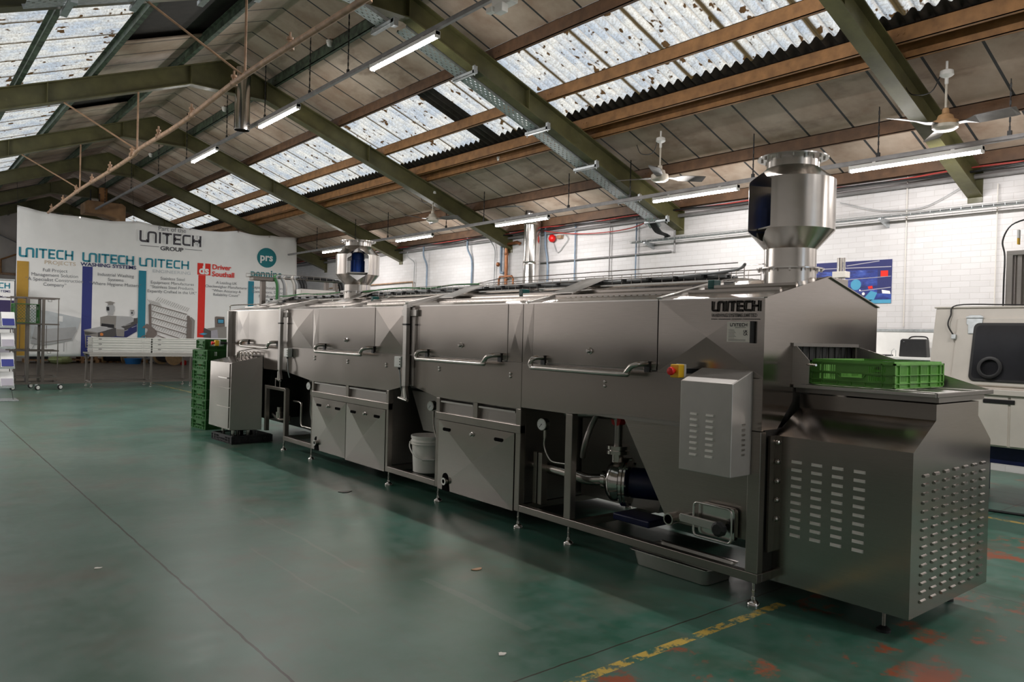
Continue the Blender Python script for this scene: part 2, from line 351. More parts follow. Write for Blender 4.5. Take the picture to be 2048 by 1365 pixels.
def smooth_path(pts, n=5):
    pts = [V(p) for p in pts]; out = []
    for i in range(len(pts)-1):
        p0, p1, p2, p3 = pts[max(i-1, 0)], pts[i], pts[i+1], pts[min(i+2, len(pts)-1)]
        for k in range(n):
            t = k/n; out.append(.5*((2*p1)+(p2-p0)*t+(2*p0-5*p1+4*p2-p3)*t*t+(3*p1-p0-3*p2+p3)*t**3))
    return out+[pts[-1]]
# flat print: (u right, v up) on a plane given by origin o, right vector, up vector
class Plane:
    def __init__(s, o, r, u): s.o, s.r, s.u = V(o), V(r), V(u); s.n = s.r.cross(s.u)
    def at(s, u, v, d=0.): return s.o+s.r*u+s.u*v+s.n*d
def rect(mb, pl, u0, u1, v0, v1, d=0.): return mb.quad(pl.at(u0, v0, d), pl.at(u1, v0, d), pl.at(u1, v1, d), pl.at(u0, v1, d))
def poly(mb, pl, pts, d=0.): return mb.add([pl.at(u, v, d) for u, v in pts], [tuple(range(len(pts)))])
def disc(mb, pl, u, v, r, d=0., n=28): return poly(mb, pl, [(u+r*math.cos(2*math.pi*k/n), v+r*math.sin(2*math.pi*k/n)) for k in range(n)], d)
def stroke(mb, pl, pts, w, d=0.):
    n = len(pts); L = []; R = []
    for i, (x, y) in enumerate(pts):
        dirs = []
        if i: a = (x-pts[i-1][0], y-pts[i-1][1]); l = math.hypot(*a); dirs.append((a[0]/l, a[1]/l))
        if i < n-1: a = (pts[i+1][0]-x, pts[i+1][1]-y); l = math.hypot(*a); dirs.append((a[0]/l, a[1]/l))
        t = (sum(q[0] for q in dirs)/len(dirs), sum(q[1] for q in dirs)/len(dirs)); l = math.hypot(*t); t = (t[0]/l, t[1]/l)
        k = 1/max(.5, t[0]*dirs[0][0]+t[1]*dirs[0][1]); nx, ny = -t[1]*w/2*k, t[0]*w/2*k
        L.append((x+nx, y+ny)); R.append((x-nx, y-ny))
    o = len(mb.v); mb.v += [tuple(pl.at(*q, d)) for q in L]+[tuple(pl.at(*q, d)) for q in R]
    mb.f += [(o+i, o+n+i, o+n+i+1, o+i+1) for i in range(n-1)]; return mb
def text(mb, pl, s, u, v, size, d=0., align='LEFT', bold=0., sx=1.):
    cu = bpy.data.curves.new('lettering', 'FONT'); cu.body = s; cu.size = size; cu.align_x = align; cu.offset = bold*size; cu.resolution_u = 3
    ob = bpy.data.objects.new('lettering', cu); COL.objects.link(ob); dg = bpy.context.evaluated_depsgraph_get(); dg.update()
    me = bpy.data.meshes.new_from_object(ob.evaluated_get(dg))
    mb.add([pl.at(u+q.co.x*sx, v+q.co.y, d) for q in me.vertices], [tuple(p.vertices) for p in me.polygons])
    bpy.data.objects.remove(ob); bpy.data.curves.remove(cu); bpy.data.meshes.remove(me); return mb
def rc(pts, r=.17):
    """round the inner corners of a stroke"""
    out = [pts[0]]
    for i in range(1, len(pts)-1):
        p, c, q = V((*pts[i-1], 0)), V((*pts[i], 0)), V((*pts[i+1], 0)); a = c+(p-c).normalized()*r; b = c+(q-c).normalized()*r
        for t in (0, .25, .5, .75, 1): w = a.lerp(c, t).lerp(c.lerp(b, t), t); out.append((w.x, w.y))
    return out+[pts[-1]]
WORDMARK = [rc([(.09, 1), (.09, .09), (.66, .09)]), rc([(.66, .0), (.66, .91), (1.22, .91), (1.22, 0)]), [(1.52, 1), (1.52, 0)], [(1.70, .91), (2.42, .91)], [(2.06, .91), (2.06, 0)],
            [(3.12, .91), (2.60, .91), (2.60, .09), (3.12, .09)], [(2.60, .5), (3.06, .5)], rc([(3.86, .91), (3.30, .91), (3.30, .09), (3.86, .09)]), [(4.05, 1), (4.05, 0)], [(4.64, 1), (4.64, 0)], [(4.05, .5), (4.64, .5)]]
def wordmark(mb, pl, u, v, w, h, d=0., weight=.175):
    k = w/4.73
    for st in WORDMARK:
        pts = [(u+x*k, v+y*h) for x, y in st]; stroke(mb, pl, pts, weight*h, d)
    return mb
def carve(obj, cutter):
    """cut the cutter's volume out of obj's mesh"""
    md = obj.modifiers.new('cut', 'BOOLEAN'); md.operation = 'DIFFERENCE'; md.object = cutter; md.solver = 'EXACT'
    dg = bpy.context.evaluated_depsgraph_get(); dg.update()
    me = bpy.data.meshes.new_from_object(obj.evaluated_get(dg)); obj.modifiers.clear(); old = obj.data; obj.data = me; me.name = old.name
    bpy.data.objects.remove(cutter)
    return obj
def holed(mb, u0, u1, v0, v1, holes, place):
    """a wall grid u x v with rectangular holes; place(ua,ub,va,vb) adds one solid piece"""
    us = sorted({u0, u1, *[h[0] for h in holes], *[h[1] for h in holes]}); vs = sorted({v0, v1, *[h[2] for h in holes], *[h[3] for h in holes]})
    for j in range(len(vs)-1):
        va, vb = vs[j], vs[j+1]; run = None
        for i in range(len(us)-1):
            ua, ub = us[i], us[i+1]; cu, cv = (ua+ub)/2, (va+vb)/2
            hole = any(h[0] < cu < h[1] and h[2] < cv < h[3] for h in holes)
            if hole:
                if run is not None: place(run, ua, va, vb)
                run = None
            elif run is None: run = ua
        if run is not None: place(run, u1, va, vb)
# ================================================================ building shell
XR, HALF, SL = 4.33, 6.13, .372
XW, XL, YB_, YF = XR+HALF, XR-HALF, 35.4, -7.5
def zb(x): return 3.36+SL*(HALF-abs(x-XR))
struct(MB().box(XL-.2, XW+.2, YF-6, 21.95, -.2, 0).build('floor', 'floor'))
struct(MB().box(XL-.2, XW+.2, 21.95, YB_+.2, -.2, 0).build('floor_back', 'concrete'))
struct(MB().box(XW, XW+.25, YF, YB_+.2, 0, 3.80).build('wall_right', 'brick'))
wl = MB()     # with a wide loading doorway beyond the banner
wl.box(XL-.25, XL, YF, 23.5, 0, 3.80); wl.box(XL-.25, XL, 32.5, YB_+.2, 0, 3.80); wl.box(XL-.25, XL, 23.5, 32.5, 3.5, 3.80)
struct(wl.build('wall_left', 'brick'))
struct(MB().box(XL, XL+.01, YF, 23.5, .93, 1.40).build('trim_1', 'reflect_band')); struct(MB().box(XL, XL+.01, YF, 23.5, 0, .93).build('reflect_base_left', 'reflect_band_low'))  # unseen bands added to shape the reflections in the machine's steel
gable = [(XL, 0), (XW, 0), (XW, 3.84), (XR, 6.14), (XL, 3.84)]
struct(MB().prism([(x, YB_, z) for x, z in gable], (0, .25, 0)).build('wall_back', 'render_wall'))
# front wall with a tall open doorway behind the camera
fwl = MB()
fwl.box(XL, XR-1.2, YF-.25, YF, 0, 3.84); fwl.box(XR+1.2, XW, YF-.25, YF, 0, 3.84)
fwl.prism([(XL, YF-.25, 3.84), (XW, YF-.25, 3.84), (XR, YF-.25, 6.14)], (0, .25, 0))
struct(fwl.build('wall_front', 'brick'))
# ceiling boards, outer sheet, skylights
def slope_strip(sgn, d0, d1, y0, y1, lift, t, ob):
    x0, x1 = XR+sgn*d0, XR+sgn*d1
    return ob.prism([(x0, y0, zb(x0)+lift), (x1, y0, zb(x1)+lift), (x1, y0, zb(x1)+lift+t), (x0, y0, zb(x0)+lift+t)], (0, y1-y0, 0))
bays = [-5.46, -.89, 3.68, 8.25, 12.85, 17.4, 21.86, 26.4, 30.9, YB_]
mb = MB()
for d0, d1 in ((0, 1.97), (3.80, HALF+.1)): slope_strip(1, d0, d1, YF, YB_, .50, .02, mb)
struct(mb.build('ceiling_right', 'ceiling'))
mb = MB(); slope_strip(-1, 3.80, HALF+.1, YF, YB_, .50, .02, mb); slope_strip(-1, 0, .78, YF, YB_, .50, .02, mb)
for i, (a, b) in enumerate(zip(bays, bays[1:])):   # the left slope has board missing from the middle of its bays
    g0, g1 = a+1.35, b-1.15
    slope_strip(-1, .78, 1.97, a if i else YF, g0, .50, .02, mb); slope_strip(-1, .78, 1.97, g1, b, .50, .02, mb)
struct(mb.build('ceiling_left', 'ceiling'))
mb = MB()
for sg in (1, -1):
    slope_strip(sg, -.0, 1.90, YF, YB_, .60, .02, mb); slope_strip(sg, 3.90, HALF+.3, YF, YB_, .60, .02, mb)
struct(mb.build('roof', 'roof_sheet'))
wn = 0
for sg in (1, -1):
    for a, b in zip(bays, bays[1:]):
        n = int(round((b-a)/.146))*8; wn += 1; mb = MB(); vs = []; fs = []
        cols = 7
        for j in range(n+1):
            y = a+(b-a)*j/n
            for i in range(cols):
                d = 1.84+(3.86-1.84)*i/(cols-1); x = XR+sg*d
                vs.append((x, y, zb(x)+.555+.032*math.sin(2*math.pi*y/.146)))
        for j in range(n):
            for i in range(cols-1): q = j*cols+i; fs.append((q, q+1, q+cols+1, q+cols))
        mb.add(vs, fs); o = mb.build('window_%d' % wn, 'skylight'); struct(o)
        for p in o.data.polygons: p.use_smooth = True
# dark corrugated lap along the bottom of the skylights, and one opaque sheet let into them
def corr(y0, y1, d0, d1, lift, sg):
    mb = MB(); n = int(round((y1-y0)/.0183)); vs = []; fs = []
    for j in range(n+1):
        y = y0+(y1-y0)*j/n
        for d in (d0, d1): x = XR+sg*d; vs.append((x, y, zb(x)+lift+.032*math.sin(2*math.pi*y/.146)))
    for j in range(n): fs.append((2*j, 2*j+1, 2*j+3, 2*j+2))
    return mb.add(vs, fs)
for k, sg in enumerate((1, -1)):
    struct(corr(YF, YB_, 3.54, 3.86, .535, sg).build('trim_%d' % (k+2), 'lap_sheet', smooth=180))
struct(corr(10.10, 10.50, 1.86, 3.86, .535, 1).build('trim_4', 'lap_sheet', smooth=180))
# rafters
where = {0: 'in the corner over the ceiling fan with the rusty motor', 1: 'carrying the long perforated cable tray', 2: 'above the unlit metal flue stub', 3: 'fourth from the camera, above the far exhaust fan', 4: 'just in front of the hanging banner',
         5: 'behind the banner, next to the brown heater', 6: 'in the dark behind the heater'}
def rafter(y):
    mb = MB(); bot = [(-HALF, 3.36), (-.62, 5.41), (.62, 5.41), (HALF, 3.36)]; top = [(HALF, 3.68), (0, 5.96), (-HALF, 3.68)]
    mb.prism([(XR+x, y-.006, z) for x, z in bot+top], (0, .012, 0))
    for ch, o in ((bot, 1), (top, -1)):
        for (x0, z0), (x1, z1) in zip(ch, ch[1:]): mb.bar((XR+x0, y, z0+.008*o), (XR+x1, y, z1+.008*o), .17, .016)
    for sg in (1, -1):
        for d in (.62, 2.6): mb.box(XR+sg*d-.006, XR+sg*d+.006, y-.08, y+.08, zb(XR+d)+.01, zb(XR+d)+.30)
        mb.box(XR+sg*HALF-.012*sg, XR+sg*HALF, y-.085, y+.085, 3.30, 3.70)
    return mb.build('roof_rafter', 'olive')
for k, y in enumerate([3.68, 8.25, 12.85, 17.4, 21.86, 26.4, 30.9]):
    tag(rafter(y), 'olive green steel roof rafter '+where[k], 'roof beam', 'steel rafters')
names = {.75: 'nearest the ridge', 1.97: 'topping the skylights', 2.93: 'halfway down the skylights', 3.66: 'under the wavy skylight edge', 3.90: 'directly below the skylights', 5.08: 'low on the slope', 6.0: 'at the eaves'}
for sg in (1, -1):
    side = 'on the slope towards the brick wall' if sg > 0 else 'on the slope away from the machine'
    for d, nm in names.items():
        x = XR+sg*d; z0 = zb(x)+.325; w = .05; mb = MB()
        mb.box(x-.006, x+.006, YF, YB_, z0, z0+.17); mb.box(x-.006, x+sg*w, YF, YB_, z0, z0+.008); mb.box(x-.006, x+sg*w, YF, YB_, z0+.162, z0+.17); mb.box(x+sg*w-.004, x+sg*w+.002, YF, YB_, z0, z0+.03)
        for y in bays[1:-1]:
            for q in (-.16, -.10, .10, .16): mb.cyl((x-.012, y+q, z0+.09), (x+.010, y+q, z0+.09), .012, 6)
        tag(mb.build('roof_purlin', 'purlin_dark' if sg < 0 or d < 1 else 'rust' if 2 < d < 4 else 'purlin_shaded'), ('dark green' if sg < 0 or d < 1 else 'rusty orange' if 2 < d < 4 else 'shaded brown')+' roof purlin '+nm+' '+side, 'roof beam', 'purlins under the roof')
# ================================================================ lighting rails and LED battens
def rail(name, x, z, y0, y1, label, chains):
    t = thing(name, label, 'lighting rail', (x, y0, z))
    mb = MB(); mb.box(x-.022, x+.022, y0, y1, z, z+.045); mb.box(x-.026, x+.026, y0, y1, z+.040, z+.048); mb.build('channel', 'rail_grey', t)
    for y in chains:
        zt = zb(x)+.40; c = MB(); n = int((zt-z-.06)/.045)
        c.box(x-.012, x+.012, y-.02, y+.02, z+.048, z+.10)
        for i in range(n):
            zz = z+.10+i*.045; w = .009
            if i % 2: c.box(x-w, x+w, y-.003, y+.003, zz, zz+.048)
            else: c.box(x-.003, x+.003, y-w, y+w, zz, zz+.048)
        c.cyl((x, y, z+.10), (x, y, zt), .003, 5)
        c.build('chain', 'black', t)
    return t
rail('lighting_rail', 4.70, 4.90, -3, 25.2, 'grey steel lighting rail on chains running below the ridge', [1.3, 4.6, 6.3, 9.3, 10.5, 12.2, 14.0, 16.4, 18.5, 21, 24])
rail('lighting_rail', 9.0, 3.665, -3, 21.3, 'grey steel lighting rail on chains beside the white brick wall', [2.86, 4.22, 5.9, 8.1, 9.5, 11.9, 13.2, 15.6, 17.2, 19.4])
def batten(x, y0, y1, z, label, grp):
    t = thing('led_batten', label, 'strip light', (x, y0, z), grp)
    MB().box(x-.032, x+.032, y0, y1, z+.028, z+.075).build('housing', 'white_plastic', t, .004)
    led = 'led' if x > 6 else 'led_near' if x > 0 and y0 < 4 else 'led_soft' if x > 0 else 'led_added_far'; ya, yb_ = y0+.02, y1-.02
    pr = [(x-.030, z+.028), (x-.018, z), (x+.018, z), (x+.030, z+.028)]      # open on top, where the housing covers it
    o = MB().add([(px, y, pz) for y in (ya, yb_) for px, pz in pr], [(0, 4, 5, 1), (1, 5, 6, 2), (2, 6, 7, 3)]).build('diffuser', led, t)
    bm = bmesh.new(); bm.from_mesh(o.data); bm.normal_update()
    for f in bm.faces:
        if f.normal.z > 0: f.normal_flip()
    bm.to_mesh(o.data); bm.free()
    for y in (y0, y1-.02): MB().box(x-.034, x+.034, y, y+.02, z-.002, z+.077).build('end_cap', 'white_plastic', t, .003)
    for y in (y0+.3, y1-.3): MB().box(x-.02, x+.02, y-.02, y+.02, z+.075, z+.0875).build('clip', 'white_plastic', t)
for a, b, nm in ((7.15, 8.65, 'at the rafter with the perforated tray'), (10.87, 12.40, 'beside the metal flue stub'), (14.50, 15.98, 'last before the banner')):
    batten(4.70, a, b, 4.812, 'lit LED batten of the ridge rail, '+nm, 'battens on the ridge rail')
for a, b, nm in ((3.10, 4.56, 'below the fan with the rusty motor'), (6.12, 7.62, 'just behind the near exhaust fan'), (10.0, 11.5, 'in front of the tall shiny flue'), (13.7, 15.2, 'between the flue and the far exhaust fan'), (17.5, 19.0, 'behind the far exhaust fan')):
    batten(9.0, a, b, 3.577, 'lit LED batten of the wall-side rail, '+nm, 'battens on the wall-side rail')
for y, nm in ((12.0, 'over the open floor'), (15.8, 'before the trolley'), (19.6, 'before the pull-up banner')): batten(-.34, y-1.5, y, 3.577, 'added unseen LED batten by the opposite wall, '+nm, 'added battens out of view')  # unseen row added to light the banner and rear floor
for y in (-3.9, -.1, 4.9): batten(4.70, y-1.5, y, 4.812, 'lit LED batten on the ridge lighting rail above the camera', 'battens above the camera')
for y in (-3.0, .8): batten(9.0, y-1.5, y, 3.577, 'lit LED batten on the wall-side rail before the first rafter', 'battens before the first rafter')
# ================================================================ ceiling fans
def fan(y, angs, label, rusty):
    x = 8.46; t = thing('ceiling_fan', label, 'ceiling fan', (x, y, 3.75), 'ceiling fans on long rods'); zt = zb(x)+.36
    MB().lathe([(.012, .10), (.012, .02), (.062, .0), (.068, -.045), (.05, -.06), (.018, -.075), (.018, -.13), (.012, -.14)], (x, y, zt-.10), 20).build('canopy', 'white_plastic', t, smooth=40)
    MB().cyl((x, y, 3.93), (x, y, zt-.2), .012, 10).build('rod', 'fan_white', t, smooth=40)
    MB().lathe([(.012, .20), (.03, .19), (.035, .14), (.07, .12), (.085, .07), (.12, .06), (.125, .02)], (x, y, 3.78), 24).build('motor', 'fan_rust' if rusty else 'fan_white', t, smooth=35)
    MB().lathe([(.125, .02), (.122, -.012), (.09, -.035), (.0001, -.04)], (x, y, 3.78), 24).build('motor_cap', 'fan_white', t, smooth=35)
    for a in angs:
        a = math.radians(a); d = V((math.cos(a), math.sin(a), 0)); s = V((-d.y, d.x, 0)); mb = MB(); top = []; P = []
        for r, w, zz in ((.10, .035, 0), (.20, .05, .0), (.30, .075, .005), (.62, .085, .012), (.66, .07, .012)):
            P.append((V((x, y, 3.80))+d*r, w, zz))
        vs = []
        for c, w, zz in P:
            for sgn in (-1, 1):
                for th in (0, .006): vs.append(c+s*(w*sgn)+V((0, 0, zz+th-.022*sgn*(w > .06))))
        fs = []
        for i in range(len(P)-1):
            q = i*4; n = q+4
            fs += [(q, q+2, n+2, n), (q+1, n+1, n+3, q+3), (q, n, n+1, q+1), (q+2, q+3, n+3, n+2)]
        fs += [(0, 1, 3, 2), (len(vs)-4, len(vs)-2, len(vs)-1, len(vs)-3)]
        mb.add(vs, fs).build('blade', 'fan_blade', t)
    MB().tube(smooth_path([(x, y+.06, zt-.13), (x+.02, y+.16, zt-.28), (x-.02, y+.34, zt-.27), (x-.03, y+.42, zt-.13)]), .006, 6).build('flex', 'black', t)
fan(3.28, (33, 153, 271), 'ceiling fan with rusty orange motor cover nearest the white steel cabinet', True)
fan(7.06, (108, 329, 213), 'white ceiling fan hanging behind the near exhaust fan', False)
fan(12.9, (177, 290, 55), 'small distant ceiling fan hanging before the tall flue and far rafter', False)
# ================================================================ hung pipe, trays and small roof items
t = thing('service_pipe', 'long beige primer-coated pipe with upright outlets hung under the ridge', 'pipe', (2.95, 3, 4.2))
ctrl = [(2.93, 3.0, 4.16), (2.93, 5.5, 4.18), (2.94, 8.2, 4.24), (2.95, 10.6, 4.19), (2.96, 12.7, 4.235), (2.97, 13.3, 4.20), (2.96, 15.2, 4.20), (2.95, 17.4, 4.22), (2.95, 21.3, 4.18)]
MB().tube(smooth_path(ctrl), .032, 10).build('pipe_run', 'pipe_rust', t, smooth=40)
y = 4.0
while y < 21:
    k = [c for c in range(len(ctrl)-1) if ctrl[c][1] <= y <= ctrl[c+1][1]][0]; f = (y-ctrl[k][1])/(ctrl[k+1][1]-ctrl[k][1]); z = ctrl[k][2]+(ctrl[k+1][2]-ctrl[k][2])*f
    MB().lathe([(.042, -.02), (.042, .03), (.022, .035), (.022, .07), (.034, .075), (.034, .10), (.012, .105), (.012, .15)], (2.95, y, z), 10).build('outlet', 'pipe_rust', t, smooth=40); y += 1.53
for y in (8.25, 12.85, 17.4):
    MB().cyl((2.95, y, 4.21), (2.95, y, zb(2.95)), .014, 8).build('hanger_rod', 'pipe_rust', t)
    MB().cyl((2.95, y, 4.23), (1.95, y, zb(1.95)), .013, 8).build('brace_rod', 'pipe_rust', t)
# perforated cable tray that follows the second rafter
def perf_tray(mb, pts, w, side):
    """pts in the XZ plane at y; ladder-like floor with two side lips, width w along y"""
    y0, y1 = side, side+w
    for a, b in zip(pts, pts[1:]):
        a, b = V((a[0], 0, a[1])), V((b[0], 0, b[1])); L = (b-a).length; d = (b-a)/L; nrm = V((-d.z, 0, d.x)); nrm = nrm if nrm.z > 0 else -nrm
        for yy in (y0, y1): mb.bar(a+V((0, yy, 0))+nrm*.02, b+V((0, yy, 0))+nrm*.02, .003, .045, nrm)
        cells = [(k*.045, k*.045+.030) for k in range(int(L/.045))]; rows = 5; holes = []
        for i, (s0, s1) in enumerate(cells):
            for r in range(rows):
                if (i+r) % 2 == 0: h = w/rows; holes.append((s0+.004, s1, r*h+h*.32, r*h+h*.68))
        def place(ua, ub, va, vb):
            P = [a+d*u+V((0, y0+v, 0)) for u, v in ((ua, va), (ub, va), (ub, vb), (ua, vb))]; mb.add(P, [(0, 1, 2, 3)])
        holed(mb, 0, L, 0, w, holes, place)
t = thing('perforated_cable_tray', 'perforated galvanised cable tray clipped under the second rafter from the camera', 'cable tray', (6.5, 8.0, 4.7))
yb = 8.25; off = -.03
pts = [(5.0, 5.36), (5.35, zb(5.35)+off), (7.6, zb(7.6)+off), (9.9, zb(9.9)+off), (10.05, zb(10.05)-.12)]
mb = MB(); perf_tray(mb, pts, .22, yb+.10); mb.build('tray', 'galv', t)
for x in (5.95, 7.27, 8.28, 9.28, 9.98):
    z = zb(x)+off-.03; mb = MB(); mb.box(x-.03, x+.03, yb-.13, yb+.37, z-.022, z-.016); mb.box(x-.03, x-.026, yb-.13, yb+.37, z-.022, z+.02); mb.box(x+.026, x+.03, yb-.13, yb+.37, z-.022, z+.02)
    mb.box(x-.03, x+.03, yb-.125, yb-.09, z-.02, z+.075); mb.cyl((x, yb-.105, z-.05), (x, yb-.105, z+.09), .007, 6); mb.cyl((x, yb+.35, z-.05), (x, yb+.35, z+.05), .007, 6)
    mb.build('bracket', 'galv', t)
for i in range(5):
    q = i*.03; MB().tube(smooth_path([(9.95, yb+.14+q, zb(9.95)-.06), (10.12, yb+.14+q, zb(10.1)-.16), (10.26+.02*i, yb+.12+q, zb(10.1)-.20), (10.30+.02*i, yb+.08+q*1.6, zb(10.1)-.235-.004*i)]), .013, 6).build('cable', 'black', t, smooth=60)
# cable tray at the top of the picture, crossing on the near side
t = thing('perforated_cable_tray', 'perforated galvanised cable tray at the very top, on the far half of the second rafter', 'cable tray', (3, 8, 5.1))
xs = (.9, 3.72)
mb = MB(); perf_tray(mb, [(xs[0], zb(xs[0])-.035), (xs[1], zb(xs[1])-.035)], .22, yb-.34); mb.build('tray', 'galv', t)
mb = MB(); perf_tray(mb, [(3.80, 5.36), (4.15, 5.33)], .22, yb-.34); perf_tray(mb, [(4.15, 5.33), (4.62, 5.18)], .22, yb-.24); mb.build('tray_bend', 'galv', t)
for x in (1.25, 1.85, 2.5, 3.1, 3.6, 4.55):
    z = zb(x)-.06 if x < 4 else 5.15
    mb = MB(); mb.box(x-.03, x+.03, yb-.42, yb+.12, z-.004, z+.004); mb.box(x-.03, x-.026, yb-.42, yb+.12, z, z+.04); mb.box(x-.02, x+.02, yb+.08, yb+.11, z, z+.08); mb.box(x-.03, x+.03, yb-.44, yb-.36, z-.05, z+.05); mb.build('bracket', 'galv', t)
# flue stub
t = thing('flue_stub', 'short unlit polished flue pipe hanging from the roof by the ridge lights', 'flue', (4.477, 12.61, 4.8))
MB().lathe([(.125, -.02), (.125, 1.0), (.119, 1.0), (.119, -.02)], (4.477, 12.61, 4.80), 28, closed=True).build('pipe', 'polished', t, smooth=40)
MB().lathe([(.127, 0), (.127, .012), (.12, .012), (.12, 0)], (4.477, 12.61, 4.79), 28, closed=True).build('rim', 'polished', t, smooth=40)
def detector(x, y, label):
    z = zb(x)+.40 if abs(x-XR) > 1 else zb(x)+.42; t = thing('smoke_detector', label, 'smoke detector', (x, y, z-.06), 'smoke detectors on the roof')
    MB().lathe([(.055, .05), (.055, .02), (.02, .018)], (x, y, z), 18).build('base', 'white_plastic', t, smooth=40)
    MB().lathe([(.048, .02), (.045, -.012), (.030, -.035), (.0001, -.038)], (x, y, z), 18).build('head', 'white_plastic', t, smooth=40)
    MB().cyl((x, y, z+.05), (x, y, zb(x)+.5), .01, 6).build('stem', 'black', t)
detector(5.05, 10.6, 'white smoke detector on the purlin above the ridge lighting rail')
detector(5.05, 15.2, 'white smoke detector beside the hanging flue stub')
detector(5.05, 20.6, 'white smoke detector near the far unlit end of the ridge rail')
detector(8.26, 10.5, 'white smoke detector on the rusty purlin under the skylights')
t = thing('beam_sensor', 'white boxed sensor clipped to the ridge lighting rail beside the strip light', 'sensor', (4.72, 5.95, 4.70))
MB().box(4.66, 4.76, 5.82, 6.12, 4.78, 4.90).build('case', 'white_plastic', t, .008); MB().box(4.62, 4.70, 5.90, 6.02, 4.70, 4.79).build('lens_hood', 'white_plastic', t, .006); MB().box(4.60, 4.66, 6.04, 6.13, 4.73, 4.78).build('clip', 'white_plastic', t)
# heater and rods at the far end
t = thing('unit_heater', 'heat-stained brown unit heater hung above the banner', 'heater', (5.05, 26, 4.7))
hb = MB(); hb.prism([(4.50, 25.7, 4.86), (4.50, 25.7, 5.18), (4.58, 25.7, 5.24), (5.52, 25.7, 5.24), (5.62, 25.7, 5.16), (5.62, 25.7, 4.62), (5.50, 25.7, 4.62), (5.42, 25.7, 4.78), (5.1, 25.7, 4.86)], (0, .7, 0)); hb.build('case', 'heater', t, .02)
MB().lathe([(.12, 0), (.12, .5)], (5.05, 26.05, 5.2), 16).build('flue_collar', 'rust', t, smooth=40)
for x in (4.7, 4.95, 5.25, 5.5): MB().cyl((x, 26.0, 5.2), (x, 26.0, zb(x)+.1), .02, 6).build('hanger', 'black', t)
# ================================================================ the washing tunnel
X0 = 3.80
W = thing('tunnel_washer', 'long stainless steel tunnel washing machine with hinged hoods, standing across the green floor', 'washing machine', (4.47, 6.7, 0))
FX = Plane((X0, 0, 0), (0, -1, 0), (0, 0, 1))          # front face, u = -y, v = z, d towards -X
XB = 5.149
# --- inner shell and roof
mb = MB(); mb.prism([(X0+.025, 2.43, 1.0), (XB-.01, 2.43, 1.0), (XB-.01, 2.43, 1.742), (4.491, 2.43, 1.895), (X0+.025, 2.43, 1.742)], (0, 8.64, 0)); mb.build('tunnel_shell', 'steel_dark', W)
roof_cuts = [2.392, 3.15, 4.425, 6.08, 7.45, 9.03, 10.2, 11.11]
for a, b in zip(roof_cuts, roof_cuts[1:]):
    for sg in (0, 1):
        x0, x1 = (X0-.004, 4.47) if sg == 0 else (XB+.004, 4.51)
        o = MB().prism([(x0, a+.003, 1.745), (x1, a+.003, 1.900), (x1, a+.003, 1.908), (x0, a+.003, 1.753)], (0, b-a-.006, 0)).build('roof_panel', 'polished' if sg == 0 else 'steel', W)
        if sg == 0:
            f = MB()
            for q in (.36, .62): 
                xx = X0+(4.47-X0)*q; zz = 1.753+(1.908-1.753)*q
                f.box(xx-.012, xx+.012, a+.05, b-.05, zz-.004, zz+.014)
            f.build('stiffener', 'steel', o)
            f = MB()
            for k in range(int((b-a-.3)/.055)):
                xx = X0+.20; f.box(xx, xx+.05, a+.15+k*.055, a+.15+k*.055+.035, 1.787, 1.802)
            if a in (3.15, 4.425, 6.08): f.build('hinge_comb', 'steel_fine', o)
for y in (3.15, 4.425, 7.45, 10.2):
    MB().bar((X0+.0, y, 1.757), (4.45, y, 1.913), .045, .016).build('roof_strap', 'steel_fine', W)
def flap(y, x0=4.05, x1=4.44):
    z = lambda x: 1.753+(1.908-1.753)*(x-X0)/.67
    MB().prism([(x0, y-.10, z(x0)+.025), (x1, y-.10, z(x1)+.075), (x1, y-.10, z(x1)+.085), (x0, y-.10, z(x0)+.033)], (0, .24, 0)).build('hinge_cover', 'steel_fine', W)
for y in (4.30, 5.90, 8.05, 10.35): flap(y)
# --- upper hoods: fixed cross-creased panels and hinged lids
ZH0, ZH1 = 1.293, 1.747
for a, b, bl in ((2.392, 3.148, .013), (4.365, 4.482, .003), (4.489, 4.665, .004), (5.966, 6.05, .002), (6.16, 6.79, .018), (8.08, 8.235, .004), (8.242, 8.99, .018), (10.25, 10.72, .006), (10.725, 11.11, .006)):
    MB().xpanel(X0, a, b, ZH0, ZH1, bl).build('hood_panel', 'steel', W)
def lid(a, b, ha, hb, knob):
    o = MB().box(X0-.004, X0+.02, a, b, ZH0+.006, ZH1).build('lid', 'steel', W, .003)
    MB().box(X0-.006, X0+.02, a, b, ZH1-.002, ZH1+.008).build('lid_edge', 'polished', o)
    # bent tube handle
    hx = X0-.10; zl, zh = 1.272, 1.335; h0, h1 = ha, hb
    pts = [(X0-.004, h1-.02, zh+.005), (hx+.03, h1-.005, zh+.003), (hx+.004, h1+.01, zh-.015), (hx, h1+.02, zl+.012), (hx, h1-.012, zl-.004), (hx, h1-.06, zl-.005)]
    pts += [(hx, h0+.11, zl-.006), (hx, h0+.06, zl+.002), (hx, h0+.015, zl+.045), (hx+.006, h0-.02, zh-.004), (hx+.035, h0-.035, zh+.003), (X0-.004, h0-.045, zh+.005)]
    MB().tube(smooth_path(pts, 4), .0185, 12).build('handle', 'tube', o, smooth=50)
    for y in (h0-.045, h1-.02): MB().box(X0-.014, X0, y-.022, y+.022, zh-.05, zh+.02).build('handle_bracket', 'black', o)
    if knob: MB().lathe([(.0001, .030), (.010, .030), (.016, .022), (.016, .006), (.024, .003), (.024, 0)], (X0-.004, knob, 1.405), 18, (-1, 0, 0)).build('knob', 'polished', o, smooth=40)
lid(3.155, 4.36, 3.27, 4.255, 3.752); lid(4.67, 5.96, 4.80, 5.84, 5.294); lid(6.795, 8.075, 6.86, 7.94, 7.397); lid(9.24, 10.245, 9.30, 10.27, None)
